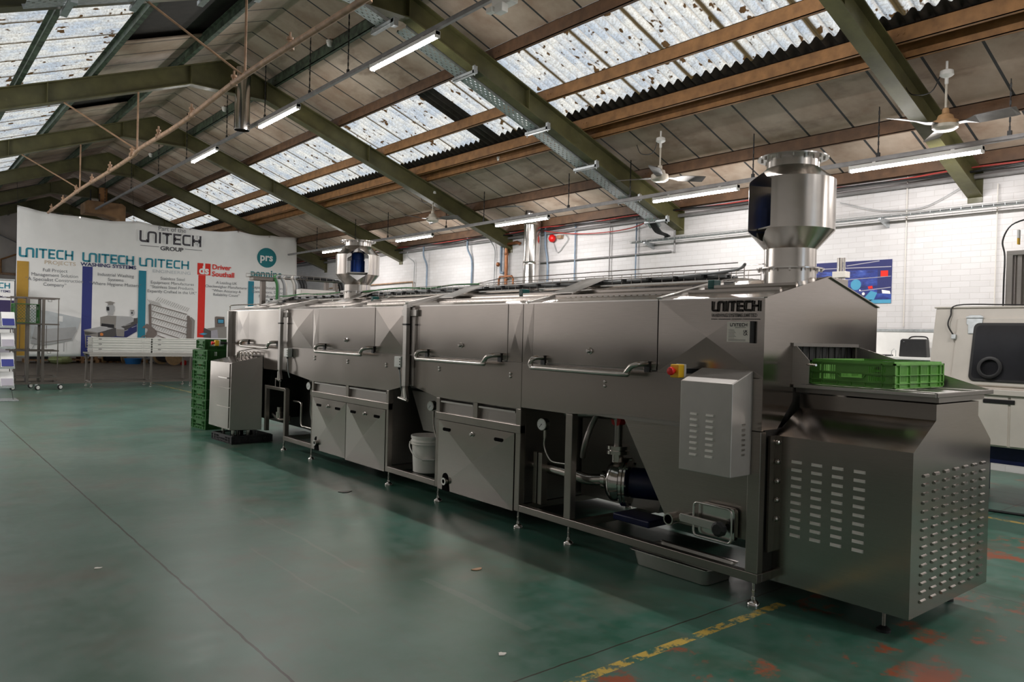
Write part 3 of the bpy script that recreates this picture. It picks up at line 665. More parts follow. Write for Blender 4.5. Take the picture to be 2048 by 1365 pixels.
# --- lower tank walls
def tank(pts, bev=.003): MB().prism([(X0-.001, y, z) for y, z in pts], (.02, 0, 0)).build('tank_panel', 'steel_tank', W)
tank([(2.392, .995), (3.50, .985), (3.97, .945), (4.483, .945), (4.483, 1.289), (2.392, 1.289)])
tank([(4.488, .932), (5.658, .932), (6.05, 1.0), (6.05, 1.289), (4.488, 1.289)])
tank([(6.15, 1.005), (6.495, .930), (8.225, .914), (8.99, .985), (8.99, 1.289), (6.15, 1.289)])
tank([(9.22, .985), (9.70, .985), (9.70, 1.165), (10.70, 1.165), (10.70, 1.0), (10.9, .985), (11.10, 1.06), (11.10, 1.289), (9.22, 1.289)])
for y0, y1, z in ((4.49, 5.66, .932), (6.495, 8.225, .93), (2.43, 4.48, .96)): MB().box(X0+.02, XB-.02, y0, y1, z-.004, z+.03).build('tank_floor', 'steel_dark', W)
MB().prism([(X0, 6.05, 1.0), (X0, 5.66, .932), (X0, 5.66, .94), (X0, 6.05, 1.008)], (1.3, 0, 0)).build('tank_floor', 'steel_dark', W)
MB().prism([(X0, 6.15, 1.005), (X0, 6.495, .93), (X0, 6.495, .938), (X0, 6.15, 1.013)], (1.3, 0, 0)).build('tank_floor', 'steel_dark', W)
MB().prism([(X0, 8.225, .914), (X0, 8.99, .985), (X0, 8.99, .993), (X0, 8.225, .922)], (1.3, 0, 0)).build('tank_floor', 'steel_dark', W)
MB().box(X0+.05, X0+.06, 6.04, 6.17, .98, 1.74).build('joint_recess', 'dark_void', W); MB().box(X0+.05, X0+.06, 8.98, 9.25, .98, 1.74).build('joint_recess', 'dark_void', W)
for y, z in ((2.78, 1.21), (3.60, 1.20), (5.62, 1.20), (4.62, 1.20), (5.62, 1.175), (4.62, 1.175), (3.60, 1.17), (8.17, 1.20), (7.36, 1.19), (6.55, 1.19), (8.17, 1.17), (7.36, 1.165), (6.55, 1.165)):
    MB().lathe([(.0001, .012), (.008, .011), (.012, .004), (.012, 0)], (X0-.001, y, z), 12, (-1, 0, 0)).build('stud', 'polished', W, smooth=40)
# --- frame
fr = []
def rail_(name, *a): return MB().box(*a).build(name, 'steel_frame', W, .004)
rail_('bottom_rail', X0, X0+.05, 2.395, 4.487, .132, .186)
rail_('bottom_rail', X0, X0+.05, 5.66, 6.50, .132, .186); rail_('bottom_rail', X0, X0+.05, 8.235, 9.04, .132, .186)
rail_('bottom_rail', XB-.06, XB-.01, 2.395, 11.05, .132, .186)
for y in (2.395, 3.86, 4.49, 5.61, 6.49, 8.19, 8.99): rail_('cross_rail', X0+.05, XB-.06, y, y+.05, .134, .184)
for y0, y1, z1 in ((2.395, 2.475, .99), (3.915, 3.983, .945), (4.487, 4.547, .93), (5.604, 5.660, .93), (6.495, 6.540, .93), (8.192, 8.240, .92), (8.985, 9.035, .762)):
    o = rail_('post', X0, X0+.055, y0, y1, .186 if y0 not in (4.487, 5.604, 6.495, 8.192) else .132, z1)
for y in (2.40, 3.92, 4.49, 5.6, 6.5, 8.2, 9.0, 10.8): rail_('post', XB-.06, XB-.01, y, y+.05, .186, 1.0)
for y0, y1 in ((4.487, 5.660), (6.495, 8.24)): rail_('mid_rail', X0-.003, X0+.05, y0, y1, .737, .803)
rail_('mid_rail', X0-.002, X0+.05, 9.0, 9.62, .735, .775)
MB().box(X0, X0+.05, 9.60, 9.65, .186, .775).build('post', 'steel_frame', W, .003)
for y, z0 in ((2.43, .132), (3.948, .132), (4.515, .132), (5.632, .132), (6.50, .132), (8.262, .132), (9.06, .132)):
    for x in (X0+.025, XB-.035):
        o = MB().cyl((x, y, .02), (x, y, z0), .0085, 10).build('levelling_leg', 'tube', W, smooth=40)
        MB().lathe([(.012, .05), (.014, .032), (.030, .020), (.036, .012), (.036, .0)], (x, y, 0), 20).build('foot_pad', 'polished', o, smooth=40)
        MB().lathe([(.014, 0), (.014, .012)], (x, y, .075), 6).build('lock_nut', 'polished', o)
# --- vent slots above the doors
def vents(y0, y1, spans):
    MB().box(X0+.05, X0+.06, y0, y1, .80, .93).build('vent_back', 'steel_dark', W)
    for a, b in spans:
        o = MB().prism([(X0+.028, a, .803), (X0+.034, a, .895), (X0+.039, a, .895), (X0+.033, a, .803)], (0, b-a, 0)).build('vent_tray', 'steel_dark', W)
        MB().prism([(X0+.004, a+.01, .892), (X0+.03, a+.01, .897), (X0+.03, a+.01, .917), (X0+.004, a+.01, .907)], (0, b-a-.02, 0)).build('vent_lip', 'steel_fine', o)
    for (a, b), (c, d) in zip(spans, spans[1:]): MB().box(X0, X0+.04, b, c, .80, .93).build('vent_mullion', 'steel_frame', W)
vents(4.547, 5.604, [(4.55, 5.047), (5.107, 5.602)]); vents(6.54, 8.192, [(6.545, 7.335), (7.395, 8.19)])
# --- service doors
def door(y0, y1, z0, z1, slots, ky, kz, notch=None):
    o = MB().xpanel(X0-.006, y0, y1, z0, z1, .020, .030).build('service_door', 'steel', W)
    for y, z in slots:
        mb = MB(); h, w = .014, .042
        mb.prism([(X0-.012, yy, zz) for yy, zz in [(y+w*cx+h*math.cos(t)*.9, z+h*math.sin(t)) for cx, ts in ((1, (-1.5, -.7, 0, .7, 1.5)), (-1, (1.6, 2.4, 3.14, 3.9, 4.7))) for t in ts]], (-.0045, 0, 0)); mb.build('finger_slot', 'void', o)
    MB().lathe([(.0001, .024), (.009, .024), (.015, .018), (.015, .004), (.020, .002), (.020, 0)], (X0-.012, ky, kz), 18, (-1, 0, 0)).build('knob', 'polished', o, smooth=40)
    if notch:
        ya = notch; mb = MB(); mb.prism([(X0-.009, ya-.05, z0-.002), (X0-.009, ya-.05, z0+.11)]+[(X0-.009, ya+.05*math.cos(t), z0+.11+.045*math.sin(t)) for t in (2.6, 2.1, 1.57, 1.0, .5)]+[(X0-.009, ya+.05, z0+.11), (X0-.009, ya+.05, z0-.002)], (-.004, 0, 0)); mb.build('drain_cutout', 'void', o)
        MB().lathe([(.018, .05), (.033, .05), (.033, 0), (.018, 0)], (X0+.005, ya-.014, z0+.085), 20, (-1, 0, 0), closed=True).build('drain_pipe', 'polished', o, smooth=40)
door(4.552, 5.602, .128, .735, ((5.47, .662), (4.74, .662)), 5.095, .662, 5.47)
door(7.374, 8.192, .140, .735, ((8.02, .655), (7.555, .655)), 7.78, .660, 8.06)
door(6.542, 7.362, .128, .735, ((7.20, .655), (6.70, .655)), 6.94, .660, None)
# --- dark works inside the open bays
MB().box(XB-.03, XB-.02, 4.49, 8.99, .03, .93).build('rear_panel', 'steel_dark', W)  # drawn down near the floor to block light from behind
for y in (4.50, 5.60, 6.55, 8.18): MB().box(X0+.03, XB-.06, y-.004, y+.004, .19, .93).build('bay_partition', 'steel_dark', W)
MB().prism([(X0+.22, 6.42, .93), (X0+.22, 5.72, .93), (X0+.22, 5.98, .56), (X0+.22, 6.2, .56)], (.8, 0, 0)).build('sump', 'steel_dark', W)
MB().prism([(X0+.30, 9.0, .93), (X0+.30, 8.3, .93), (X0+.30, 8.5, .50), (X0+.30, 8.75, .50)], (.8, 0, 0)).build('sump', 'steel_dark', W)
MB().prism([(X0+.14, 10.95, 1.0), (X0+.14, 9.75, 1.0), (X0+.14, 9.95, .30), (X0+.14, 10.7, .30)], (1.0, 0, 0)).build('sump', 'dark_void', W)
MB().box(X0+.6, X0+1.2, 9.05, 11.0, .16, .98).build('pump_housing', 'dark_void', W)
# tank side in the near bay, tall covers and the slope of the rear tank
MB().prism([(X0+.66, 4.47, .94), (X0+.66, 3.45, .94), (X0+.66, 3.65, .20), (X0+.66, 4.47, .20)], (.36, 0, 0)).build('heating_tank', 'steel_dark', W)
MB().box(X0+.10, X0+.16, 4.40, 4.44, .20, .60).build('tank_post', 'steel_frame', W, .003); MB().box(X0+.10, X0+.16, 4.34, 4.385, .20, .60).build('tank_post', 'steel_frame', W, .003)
MB().box(XB-.12, XB-.11, 2.45, 3.25, .02, .94).build('light_block_skirt', 'dark_void', W); MB().box(XB-.08, XB-.07, 3.25, 4.02, .005, .21).build('light_block_skirt', 'dark_void', W); MB().box(XB-.30, XB-.27, 3.3, 4.4, .10, .94).build('rear_sheet', 'steel_dark', W)  # dark skirts added at the back to block light under the machine
# --- hopper, hatch and outlet in the near bay
o = MB().prism([(X0+.06, 3.50, .99), (X0+.06, 2.47, .99), (X0+.06, 2.47, .345), (X0+.06, 3.09, .345)], (.9, 0, 0)).build('hopper', 'steel_frame', W, .004)
MB().lathe([(.029, .075), (.037, .075), (.040, .06), (.037, .05), (.037, 0), (.029, 0)], (X0+.06, 3.02, .375), 24, (-1, 0, 0), closed=True).build('outlet', 'tube', o, smooth=40)
MB().lathe([(.030, .012), (.0001, .012)], (X0+.06, 3.02, .375), 24, (-1, 0, 0)).build('outlet_bore', 'void', o)
xh = X0-.03
mb = MB(); corner = []
for cy, cz, a0 in ((2.585, .500, 90), (2.785, .500, 0), (2.785, .36, -90), (2.585, .36, 180)):
    pass
ring = arc((xh, 2.79, .50), .025, 0, 90, 4)+arc((xh, 2.575, .50), .025, 90, 180, 4)+arc((xh, 2.575, .352), .025, 180, 270, 4)+arc((xh, 2.79, .352), .025, 270, 360, 4)
mb.tube(ring+[ring[0]], .007, 8, False); mb.build('hatch_ring', 'polished', o, smooth=50)
ring2 = [V((X0+.05, p.y*.99+.027, p.z)) for p in ring]; mb = MB(); mb.prism(ring, (.03, 0, 0)); 
MB().prism([V((X0+.045, 2.68+(p.y-2.68)*.97, .426+(p.z-.426)*.97)) for p in ring], (-.035, 0, 0)).build('hatch_door', 'polished', o, .004)
MB().bar((X0-.045, 2.90, .418), (X0-.045, 2.60, .412), .018, .050).build('hatch_bar', 'steel_fine', o, .003)
MB().bar((X0+.06, 2.895, .418), (X0-.05, 2.895, .418), .03, .03).build('hatch_hinge', 'steel_fine', o, .003)
MB().lathe([(.0001, .05), (.03, .05), (.045, .04), (.045, .012), (.02, 0), (.02, -.02)], (X0-.03, 2.615, .405), 10, (-1, 0, 0)).build('hatch_knob', 'black', o)
# --- pump
P = thing('pump_set', '', 'pump'); bpy.data.objects.remove(P)
px, py, pz = X0+.34, 3.78, .455
o = MB().lathe([(.045, -.11), (.066, -.11), (.066, -.085), (.052, -.08), (.06, -.065), (.115, -.06), (.145, -.03), (.15, .0), (.145, .04), (.12, .05), (.178, .055), (.178, .075), (.165, .08), (.178, .085), (.178, .10), (.09, .105)], (px, py, pz), 36, (.45, -.9, 0)).build('pump', 'polished', W, smooth=40)
for k in range(8):
    a = 2*math.pi*k/8; ax = V((.45, -.9, 0)).normalized(); sd = V((.9, .45, 0)).normalized(); c = V((px, py, pz))+sd*(.165*math.cos(a))+V((0, 0, .165*math.sin(a)))
    MB().cyl(c+ax*.045, c+ax*.11, .009, 6).build('bolt', 'tube', o)
MB().lathe([(.09, 0), (.11, .02), (.11, .33), (.09, .36), (.0001, .36)], (px+.045, py-.085, pz), 20, (.45, -.9, 0)).build('motor', 'navy_motor', o, smooth=40)
MB().lathe([(.045, .12), (.045, .20), (.085, .20), (.085, .225), (.07, .225), (.07, .235), (.085, .235), (.085, .26), (.03, .26)], (px, py, pz), 20).build('flange', 'tube', o, smooth=40)
MB().tube(smooth_path([(px, py, pz+.25), (px, py, pz+.42), (px-.01, py+.02, pz+.47), (px-.03, py+.12, pz+.475), (px-.05, py+.5, pz+.45)]), .032, 12).build('riser_pipe', 'steel_dark', o, smooth=50)
MB().tube(smooth_path([(px-.045, py+.09, pz), (px-.10, py+.20, pz-.01), (px-.14, py+.34, pz+.01), (px-.16, py+.80, pz+.03)]), .042, 14).build('suction_pipe', 'tube', o, smooth=50)
MB().box(px-.06, px+.16, py-.36, py-.02, .186, .235).build('pump_base', 'navy_motor', o, .01)
MB().lathe([(.035, -.03), (.05, -.03), (.05, .03), (.035, .03)], (px, py, pz+.45), 8, (1, 0, 0)).build('valve', 'red', o)
# --- gauges
def gauge(x, y, z, r, tail):
    o = MB().lathe([(.0001, .030), (r, .030), (r*1.04, .024), (r*1.04, -.012), (r*.9, -.016), (.0001, -.016)], (x, y, z), 28, (-1, -.12, 0)).build('pressure_gauge', 'polished', W, smooth=40)
    n = V((-1, -.12, 0)).normalized(); c = V((x, y, z))+n*.031; s_ = V((0, 0, 1)).cross(n).normalized(); pl = Plane(c, -s_, (0, 0, 1)) if (-s_).cross(V((0, 0, 1))).dot(n) > 0 else Plane(c, s_, (0, 0, 1))
    mb = MB(); disc(mb, pl, 0, 0, r*.9, .0008); mb.build('dial', 'dial', o)
    mb = MB(); stroke(mb, pl, [(r*.10, r*.12), (-r*.45, -r*.5)], r*.09, .002)
    for k in range(11):
        a = math.radians(225-27*k); stroke(mb, pl, [(r*.66*math.cos(a), r*.66*math.sin(a)), (r*.80*math.cos(a), r*.80*math.sin(a))], r*.04, .002)
    disc(mb, pl, 0, 0, r*.1, .0025, 12); mb.build('needle', 'black', o)
    MB().cyl((x+.01, y, z-r), (x+.01, y, z-r-.06), .012, 10).build('stem', 'tube', o, smooth=40)
    MB().tube(smooth_path([(x+.01, y, z-r-.05)]+[(x+a, y+b, z+c_) for a, b, c_ in tail]), .008, 8).build('hose', 'tube', o, smooth=60)
gauge(X0+.10, 4.325, .825, .046, ((.01, .0, -.18), (.02, -.06, -.27), (.03, -.16, -.28), (.04, -.30, -.27)))
gauge(X0+.10, 5.865, .830, .046, ((.01, -.01, -.20), (.02, -.06, -.33), (.03, -.08, -.45)))
gauge(X0+.06, 8.40, .845, .046, ((.01, .0, -.18), (.02, .03, -.3), (.03, .02, -.4)))
def loop(pts, r=.02, m='tube', nm='pipe'): MB().tube(smooth_path(pts), r, 10).build(nm, m, W, smooth=50)
loop([(X0+.10, 8.96, .62), (X0+.10, 8.80, .62), (X0+.10, 8.74, .60), (X0+.10, 8.735, .52), (X0+.10, 8.735, .38), (X0+.10, 8.70, .335), (X0+.10, 8.6, .335), (X0+.10, 8.25, .335)], .012)
loop([(X0+.22, 8.40, .62), (X0+.16, 8.42, .60), (X0+.14, 8.43, .54), (X0+.14, 8.43, .46)], .022)
loop([(X0+.44, 5.98, .62), (X0+.40, 6.01, .605), (X0+.39, 6.02, .55), (X0+.42, 6.02, .49)], .026)
loop([(X0+.42, 5.74, .62), (X0+.40, 5.80, .54), (X0+.42, 5.88, .48), (X0+.44, 5.92, .56)], .010, 'black', 'hose')
loop([(X0+.25, 3.9, .95), (X0+.25, 3.97, .84), (X0+.22, 4.0, .70), (X0+.25, 4.05, .60)], .022, 'steel_dark')
for y, z in ((9.2, .33), (9.45, .36)):
    MB().lathe([(.03, 0), (.045, .0), (.045, .08), (.03, .08), (.03, .14), (.02, .14)], (X0+.12, y, z), 12).build('valve', 'tube', W, smooth=40)
loop([(X0+.10, 9.6, .40), (X0+.10, 9.4, .34), (X0+.10, 9.2, .36), (X0+.10, 9.1, .34)], .02)
MB().tube(ring3 := [V((X0, 9.16, .775)), V((X0, 9.16, .86)), V((X0, 9.30, .86)), V((X0, 9.30, .775))], .006, 8).build('grab_loop', 'tube', W)
# --- posts with hook arm, switch box and paddle at the module joints
for yc, sw in ((6.105, 6.242), (9.04, 8.855)):
    o = MB().box(X0-.075, X0-.035, yc-.030, yc+.030, 1.0, 1.762).build('lift_post', 'steel_fine', W, .003)
    MB().box(X0-.035, X0+.0, yc-.13, yc+.12, 1.655, 1.715).build('post_bracket', 'steel_fine', o, .003)
    MB().bar((X0-.06, yc, 1.765), (X0+.42, yc-.02, 1.875), .05, .05).build('arm', 'steel_fine', o, .004)
    MB().box(X0-.08, X0-.03, yc-.034, yc+.034, 1.57, 1.585).build('collar', 'black', o)
    MB().prism([(X0-.07, yc+.02, 1.0), (X0-.07, yc-.02, 1.0), (X0-.07, yc-.055, .89), (X0-.07, yc+.055, .89)], (.03, 0, 0)).build('counterweight', 'steel_dark', o)
    MB().cyl((X0-.09, yc-.10, .875), (X0-.06, yc+.10, .885), .014, 10).build('counter_handle', 'tube', o, smooth=40)
    MB().bar((X0-.10, yc-.05, .985), (X0-.11, yc-.085, .89), .006, .05).build('paddle', 'plate_pale', o)
    o = MB().box(X0-.065, X0-.003, sw-.06, sw+.06, 1.17, 1.275).build('switch_box', 'white_plastic', W, .008)
    for z in (1.20, 1.225, 1.25): MB().box(X0-.068, X0-.064, sw-.052, sw-.040, z-.005, z+.005).build('screw', 'black', o)
    MB().cyl((X0-.04, sw-.0, 1.15), (X0-.04, sw, 1.172), .014, 8).build('gland', 'black', o)
    MB().tube(smooth_path([(X0-.04, sw, 1.16), (X0-.05, sw-.04, 1.08), (X0-.05, sw-.05, 1.0), (X0-.02, sw-.03, .92)]), .007, 6).build('cable', 'cable_grey', o, smooth=60)
MB().box(X0-.06, X0-.0, 10.90, 10.945, 1.05, 1.75).build('lift_post', 'steel_fine', W, .003)
# --- end plate with opening and strip curtain
Y0 = 2.39
mb = MB(); e = Y0; t_ = .02
mb.prism([(X0, e, 1.49), (XB, e, 1.49), (XB, e, 1.747), (4.491, e, 1.910), (X0, e, 1.747)], (0, t_, 0))
mb.prism([(X0, e, 1.0), (3.957, e, 1.0), (4.113, e, 1.155), (4.113, e, 1.49), (X0, e, 1.49)], (0, t_, 0))
mb.prism([(4.86, e, 1.155), (5.0, e, 1.0), (XB, e, 1.0), (XB, e, 1.49), (4.86, e, 1.49)], (0, t_, 0))
mb.build('end_plate', 'steel', W)
mb = MB(); mb.bar((X0-.003, e-.004, 1.749), (4.491, e-.004, 1.913), .022, .006); mb.bar((4.491, e-.004, 1.913), (XB+.003, e-.004, 1.749), .022, .006); mb.build('end_flashing', 'steel', W)
mb = MB(); mb.box(4.09, 4.88, e-.012, e, 1.478, 1.498); mb.build('opening_lip', 'steel_dark', W)
for k in range(19):
    x = 4.122+k*.039; MB().prism([(x, e+.035, 1.485), (x+.034, e+.030+.008*(k % 2), 1.485), (x+.034, e+.030+.012*(k % 3), 1.22), (x, e+.035+.008*(k % 2), 1.22)], (0, .003, 0)).build('curtain_strip', 'black', W)
MB().box(4.113, 4.86, e+.10, e+.11, 1.0, 1.49).build('curtain_backing', 'black', W)
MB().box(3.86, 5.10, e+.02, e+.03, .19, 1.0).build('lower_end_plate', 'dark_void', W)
# --- infeed conveyor
cv = MB().box(4.20, 4.82, 1.62, 2.42, 1.205, 1.248).build('infeed_conveyor', 'steel_dark', W)
MB().prism([(4.10, 2.39, 1.255), (4.10, 2.285, 1.262), (4.10, 2.285, 1.398), (4.10, 2.365, 1.480), (4.10, 2.39, 1.480)], (.006, 0, 0)).build('side_plate', 'steel_fine', cv)
MB().prism([(4.868, 2.39, 1.24), (4.868, 1.60, 1.24), (4.868, 1.60, 1.256), (4.868, 2.365, 1.477), (4.868, 2.39, 1.477)], (.006, 0, 0)).build('side_plate', 'steel_fine', cv)
MB().box(4.10, 4.145, 1.595, 2.38, 1.236, 1.256).build('side_rail', 'steel_fine', cv, .003); MB().box(4.83, 4.87, 1.60, 2.38, 1.236, 1.256).build('side_rail', 'steel_fine', cv, .003)
MB().box(4.105, 4.87, 1.588, 1.606, 1.236, 1.260).build('end_bar', 'steel_dark', cv, .003)
for x in (4.26, 4.76): MB().box(x-.025, x+.025, 1.62, 2.38, 1.247, 1.256).build('slide_strip', 'plate_pale', cv)
MB().cyl((4.106, 2.30, 1.375), (4.06, 2.22, 1.375), .007, 8).build('stop_pin', 'tube', cv)
# --- louvred drive cover
CX0, CX1, CY0, CY1 = 3.945, 4.975, 1.632, 2.395
prof = [(CX0, .130), (CX1, .130), (CX1, .965), (4.775, 1.113), (4.775, 1.196), (4.205, 1.196), (4.205, 1.113), (CX0, .965)]
cvr = MB(); n = len(prof)
cvr.add([(x, CY0, z) for x, z in prof]+[(x, CY1, z) for x, z in prof], [tuple(range(n))]+[(i, (i+1) % n, n+(i+1) % n, n+i) for i in (1, 2, 3, 5, 6, 7)])
dc = cvr.build('drive_cover', 'steel', W); md = dc.modifiers.new('sheet', 'SOLIDIFY'); md.thickness = .004; md.offset = -1
def louvre(mb, pl, u, v, w, h, out):
    """a pressed slot: hood open at the bottom, bright lip along the top"""
    a, b = u-w/2, u+w/2; i = h*.35
    vs = [pl.at(a, v+h/2, 0), pl.at(b, v+h/2, 0), pl.at(a, v-h/2, 0), pl.at(b, v-h/2, 0), pl.at(a+i*.6, v+h*.18, out), pl.at(b-i*.6, v+h*.18, out), pl.at(a+i*.6, v-h*.42, out*1.05), pl.at(b-i*.6, v-h*.42, out*1.05)]
    mb.add(vs, [(0, 1, 5, 4), (4, 5, 7, 6), (0, 4, 6, 2), (1, 3, 7, 5), (2, 6, 7, 3)])
FC = Plane((CX0, 0, 0), (0, -1, 0), (0, 0, 1)); FE = Plane((0, CY0, 0), (1, 0, 0), (0, 0, 1))
for c in range(4):
    for r in range(10):
        mb = MB(); louvre(mb, FC, -(2.255-c*.1187), .829-r*.0458, .062, .017, .009); mb.build('louvre', 'louvre_lit', dc)
mb = MB(); q = 0
for r in range(15):
    for c in range(7):
        q += 1
        if q <= 37: m1 = MB(); louvre(m1, FE, 4.095+c*.128, .838-r*.0458, .062, .017, .009); m1.build('louvre', 'steel', dc)
        else: louvre(mb, FE, 4.095+c*.128, .838-r*.0458, .062, .017, .009)
mb.build('louvre', 'steel', dc)['kind'] = 'stuff'
for z in (.925, .815, .705, .597, .488): MB().lathe([(.0001, .014), (.009, .013), (.016, .004), (.016, 0)], (CX0-.004, 2.372, z), 16, (-1, 0, 0)).build('bolt', 'polished', dc, smooth=40)
MB().box(3.885, 3.965, 2.385, 2.40, .30, .965).build('cover_flange', 'steel_frame', W)
for y, x in ((1.80, 4.05), (1.80, 4.86)):
    o = MB().cyl((x, y, .02), (x, y, .14), .009, 8).build('levelling_leg', 'steel_dark', W); MB().lathe([(.014, .03), (.036, .014), (.036, 0)], (x, y, 0), 20).build('foot_pad', 'black', o, smooth=40)  # leg and pad darkened to paint in the shadow under the cover
# --- control box with sloping lid and emergency stop
bx0, bx1, by0, by1 = 3.60, 3.80, 2.452, 2.806
cb = MB().prism([(bx0, by0, .74), (bx1, by0, .74), (bx1, by0, 1.335), (bx0, by0, 1.262)], (0, by1-by0, 0)).build('control_box', 'box_steel', W, .005)
FB = Plane((bx0, 0, 0), (0, -1, 0), (0, 0, 1))
for c in range(2):
    for r in range(8):
        mb = MB(); louvre(mb, FB, -(2.705-c*.110), 1.075-r*.0335, .052, .014, .008); mb.build('louvre', 'louvre_lit', cb)
FS = Plane((0, by0, 0), (1, 0, 0), (0, 0, 1))
for r in range(7): mb = MB(); louvre(mb, FS, 3.715, 1.03-r*.028, .035, .011, .004); mb.build('louvre', 'steel_fine', cb)
def estop(x, y, z):
    o = MB().box(x-.035, x+.020, y-.032, y+.032, z-.04, z+.04).build('emergency_stop', 'yellow', W, .006)
    MB().box(x+.020, x+.038, y-.034, y+.034, z-.042, z+.042).build('back_box', 'white_plastic', o, .004)
    MB().lathe([(.012, 0), (.012, .02), (.024, .024), (.026, .032), (.022, .043), (.0001, .047)], (x-.035, y, z), 20, (-1, 0, 0)).build('button', 'red', o, smooth=40)
    MB().bar((x+.038, y, z), (X0, y-.02, z), .05, .03).build('bracket', 'black', o)
estop(3.66, 2.875, 1.312); estop(3.63, 11.02, 1.285)
# --- etched lettering and rating plate
pl = Plane((X0, 0, 0), (0, -1, 0), (0, 0, 1)); mb = MB(); wordmark(mb, pl, -2.742, 1.672, .325, .062, .0105, .235); mb2 = MB(); wordmark(mb2, pl, -2.742+.0012, 1.6735, .3226, .059, .0112, .155)
lg = mb.build('wordmark', 'etch', W); mb2.build('wordmark_fill', 'steel', lg)
mb = MB(); text(mb, pl, 'WASHING SYSTEMS LIMITED', -2.742, 1.640,  .0285, .0105, bold=.025, sx=.83); [stroke(mb, pl, [(-2.742+.0129*k, 1.627), (-2.742+.0129*k+(.0105 if k not in (3, 10, 16) else .004), 1.627)], .0055, .0105) for k in range(25)]
mb.build('lettering', 'etch', W)
rp = MB().box(X0-.016, X0-.010, 2.450, 2.625, 1.495, 1.612).build('rating_plate', 'plate_pale', W)
mb = MB(); pr = Plane((X0-.016, 0, 0), (0, -1, 0), (0, 0, 1)); wordmark(mb, pr, -2.605, 1.585, .115, .018, .001, .22); text(mb, pr, 'WASHING SYSTEMS', -2.57, 1.575, .008, .001); text(mb, pr, 'UK', -2.515, 1.550, .020, .001, bold=.03); text(mb, pr, 'CA', -2.515, 1.534, .020, .001, bold=.03)
for k in range(7): stroke(mb, pr, [(-2.615, 1.563-k*.0075), (-2.575+.006*(k % 3), 1.563-k*.0075)], .0015, .001)
for k in range(2): stroke(mb, pr, [(-2.615, 1.508-k*.006), (-2.50, 1.508-k*.006)], .0015, .001)
mb.build('plate_print', 'ink_black', rp)
MB().box(X0-.024, X0-.006, 2.448, 2.468, 1.49, 1.615).build('plate_clip', 'black', rp)
# --- exhaust fans
def exhaust(cx, cy, slot_dir, zs, motor):
    z_b, z_n0, z_c0, z_c1, z_c2, z_c3, z_t = zs
    R, r = .262, .158
    prof = [(.0001, z_n0), (r, z_n0), (r, z_c0), (R, z_c1), (R, z_c2), (r, z_c3), (r, z_t-.004), (.0001, z_t-.004)]
    mb = MB(); mb.lathe([p for p in prof], (cx, cy, 0), 28, a0=.11); body = mb.build('exhaust_fan', 'tube', W)
    sd = V((math.cos(slot_dir), math.sin(slot_dir), 0)); tg = V((-sd.y, sd.x, 0)); zm = (z_c1+z_c2)/2; w = .130
    oct_ = [(-w, z_c1+.012), (-w, z_c2-.012), (0, z_c3-.035), (w, z_c2-.012), (w, z_c1+.012), (0, z_c0+.045)]
    c = V((cx, cy, 0)); cut = MB().prism([c-sd*.5+tg*a+V((0, 0, z)) for a, z in oct_], sd*1.0).build('cutter', 'tube', W)
    bpy.context.view_layer.update(); carve(body, cut)
    for p in body.data.polygons: p.use_smooth = True
    body.data.set_sharp_from_angle(angle=math.radians(24))
    MB().lathe([(r, z_b), (r, z_n0-.012)], (cx, cy, 0), 40).build('neck', 'tube', body, smooth=40)
    def flange(z, R2, m='polished'):
        f = MB().lathe([(r*.97, z), (R2, z), (R2, z+.008), (r*.97, z+.008)], (cx, cy, 0), 40, closed=True).build('flange', m, body, smooth=30)
    flange(z_n0-.012, .205); flange(z_t-.008, .215)
    for k in range(12):
        a = 2*math.pi*k/12
        for z in (z_n0-.014, z_t-.01): MB().cyl((cx+.186*math.cos(a), cy+.186*math.sin(a), z-.012), (cx+.186*math.cos(a), cy+.186*math.sin(a), z+.014), .008, 6).build('bolt', 'polished', body)
    MB().lathe([(R+.001, z_c1-.002), (R+.0025, z_c1), (R+.0025, z_c1+.035), (R+.001, z_c1+.036)], (cx, cy, 0), 40)
    # motor standing in the slot
    mz = z_c1+.03
    o = MB().lathe([(.075, 0), (.075, .155), (.081, .16), (.081, .20), (.074, .235), (.05, .25), (.0001, .25)], (cx, cy, mz), 24).build('motor', 'blue_motor', body, smooth=35)
    mb = MB()
    for k in range(14):
        a = 2*math.pi*k/14; mb.box(cx+.079*math.cos(a)-.004, cx+.079*math.cos(a)+.004, cy+.079*math.sin(a)-.004, cy+.079*math.sin(a)+.004, mz+.01, mz+.15)
    mb.build('cooling_fin', 'blue_motor', o)
    q = [c+sd*s_+tg*(w*.93*t2)+V((0, 0, mz-.012)) for s_, t2 in ((-.16, -1), (-.16, 1), (.16, 1), (.16, -1))]
    MB().prism(q, (0, 0, .010)).build('motor_plate', 'plate_pale', body)
exhaust(4.435, 2.62, math.atan2(.45, -.89), (1.80, 1.972, 2.088, 2.205, 2.520, 2.605, 2.672), True)
exhaust(4.42, 8.37, math.atan2(-.88, -.47), (1.80, 1.99, 2.065, 2.185, 2.425, 2.535, 2.598), True)
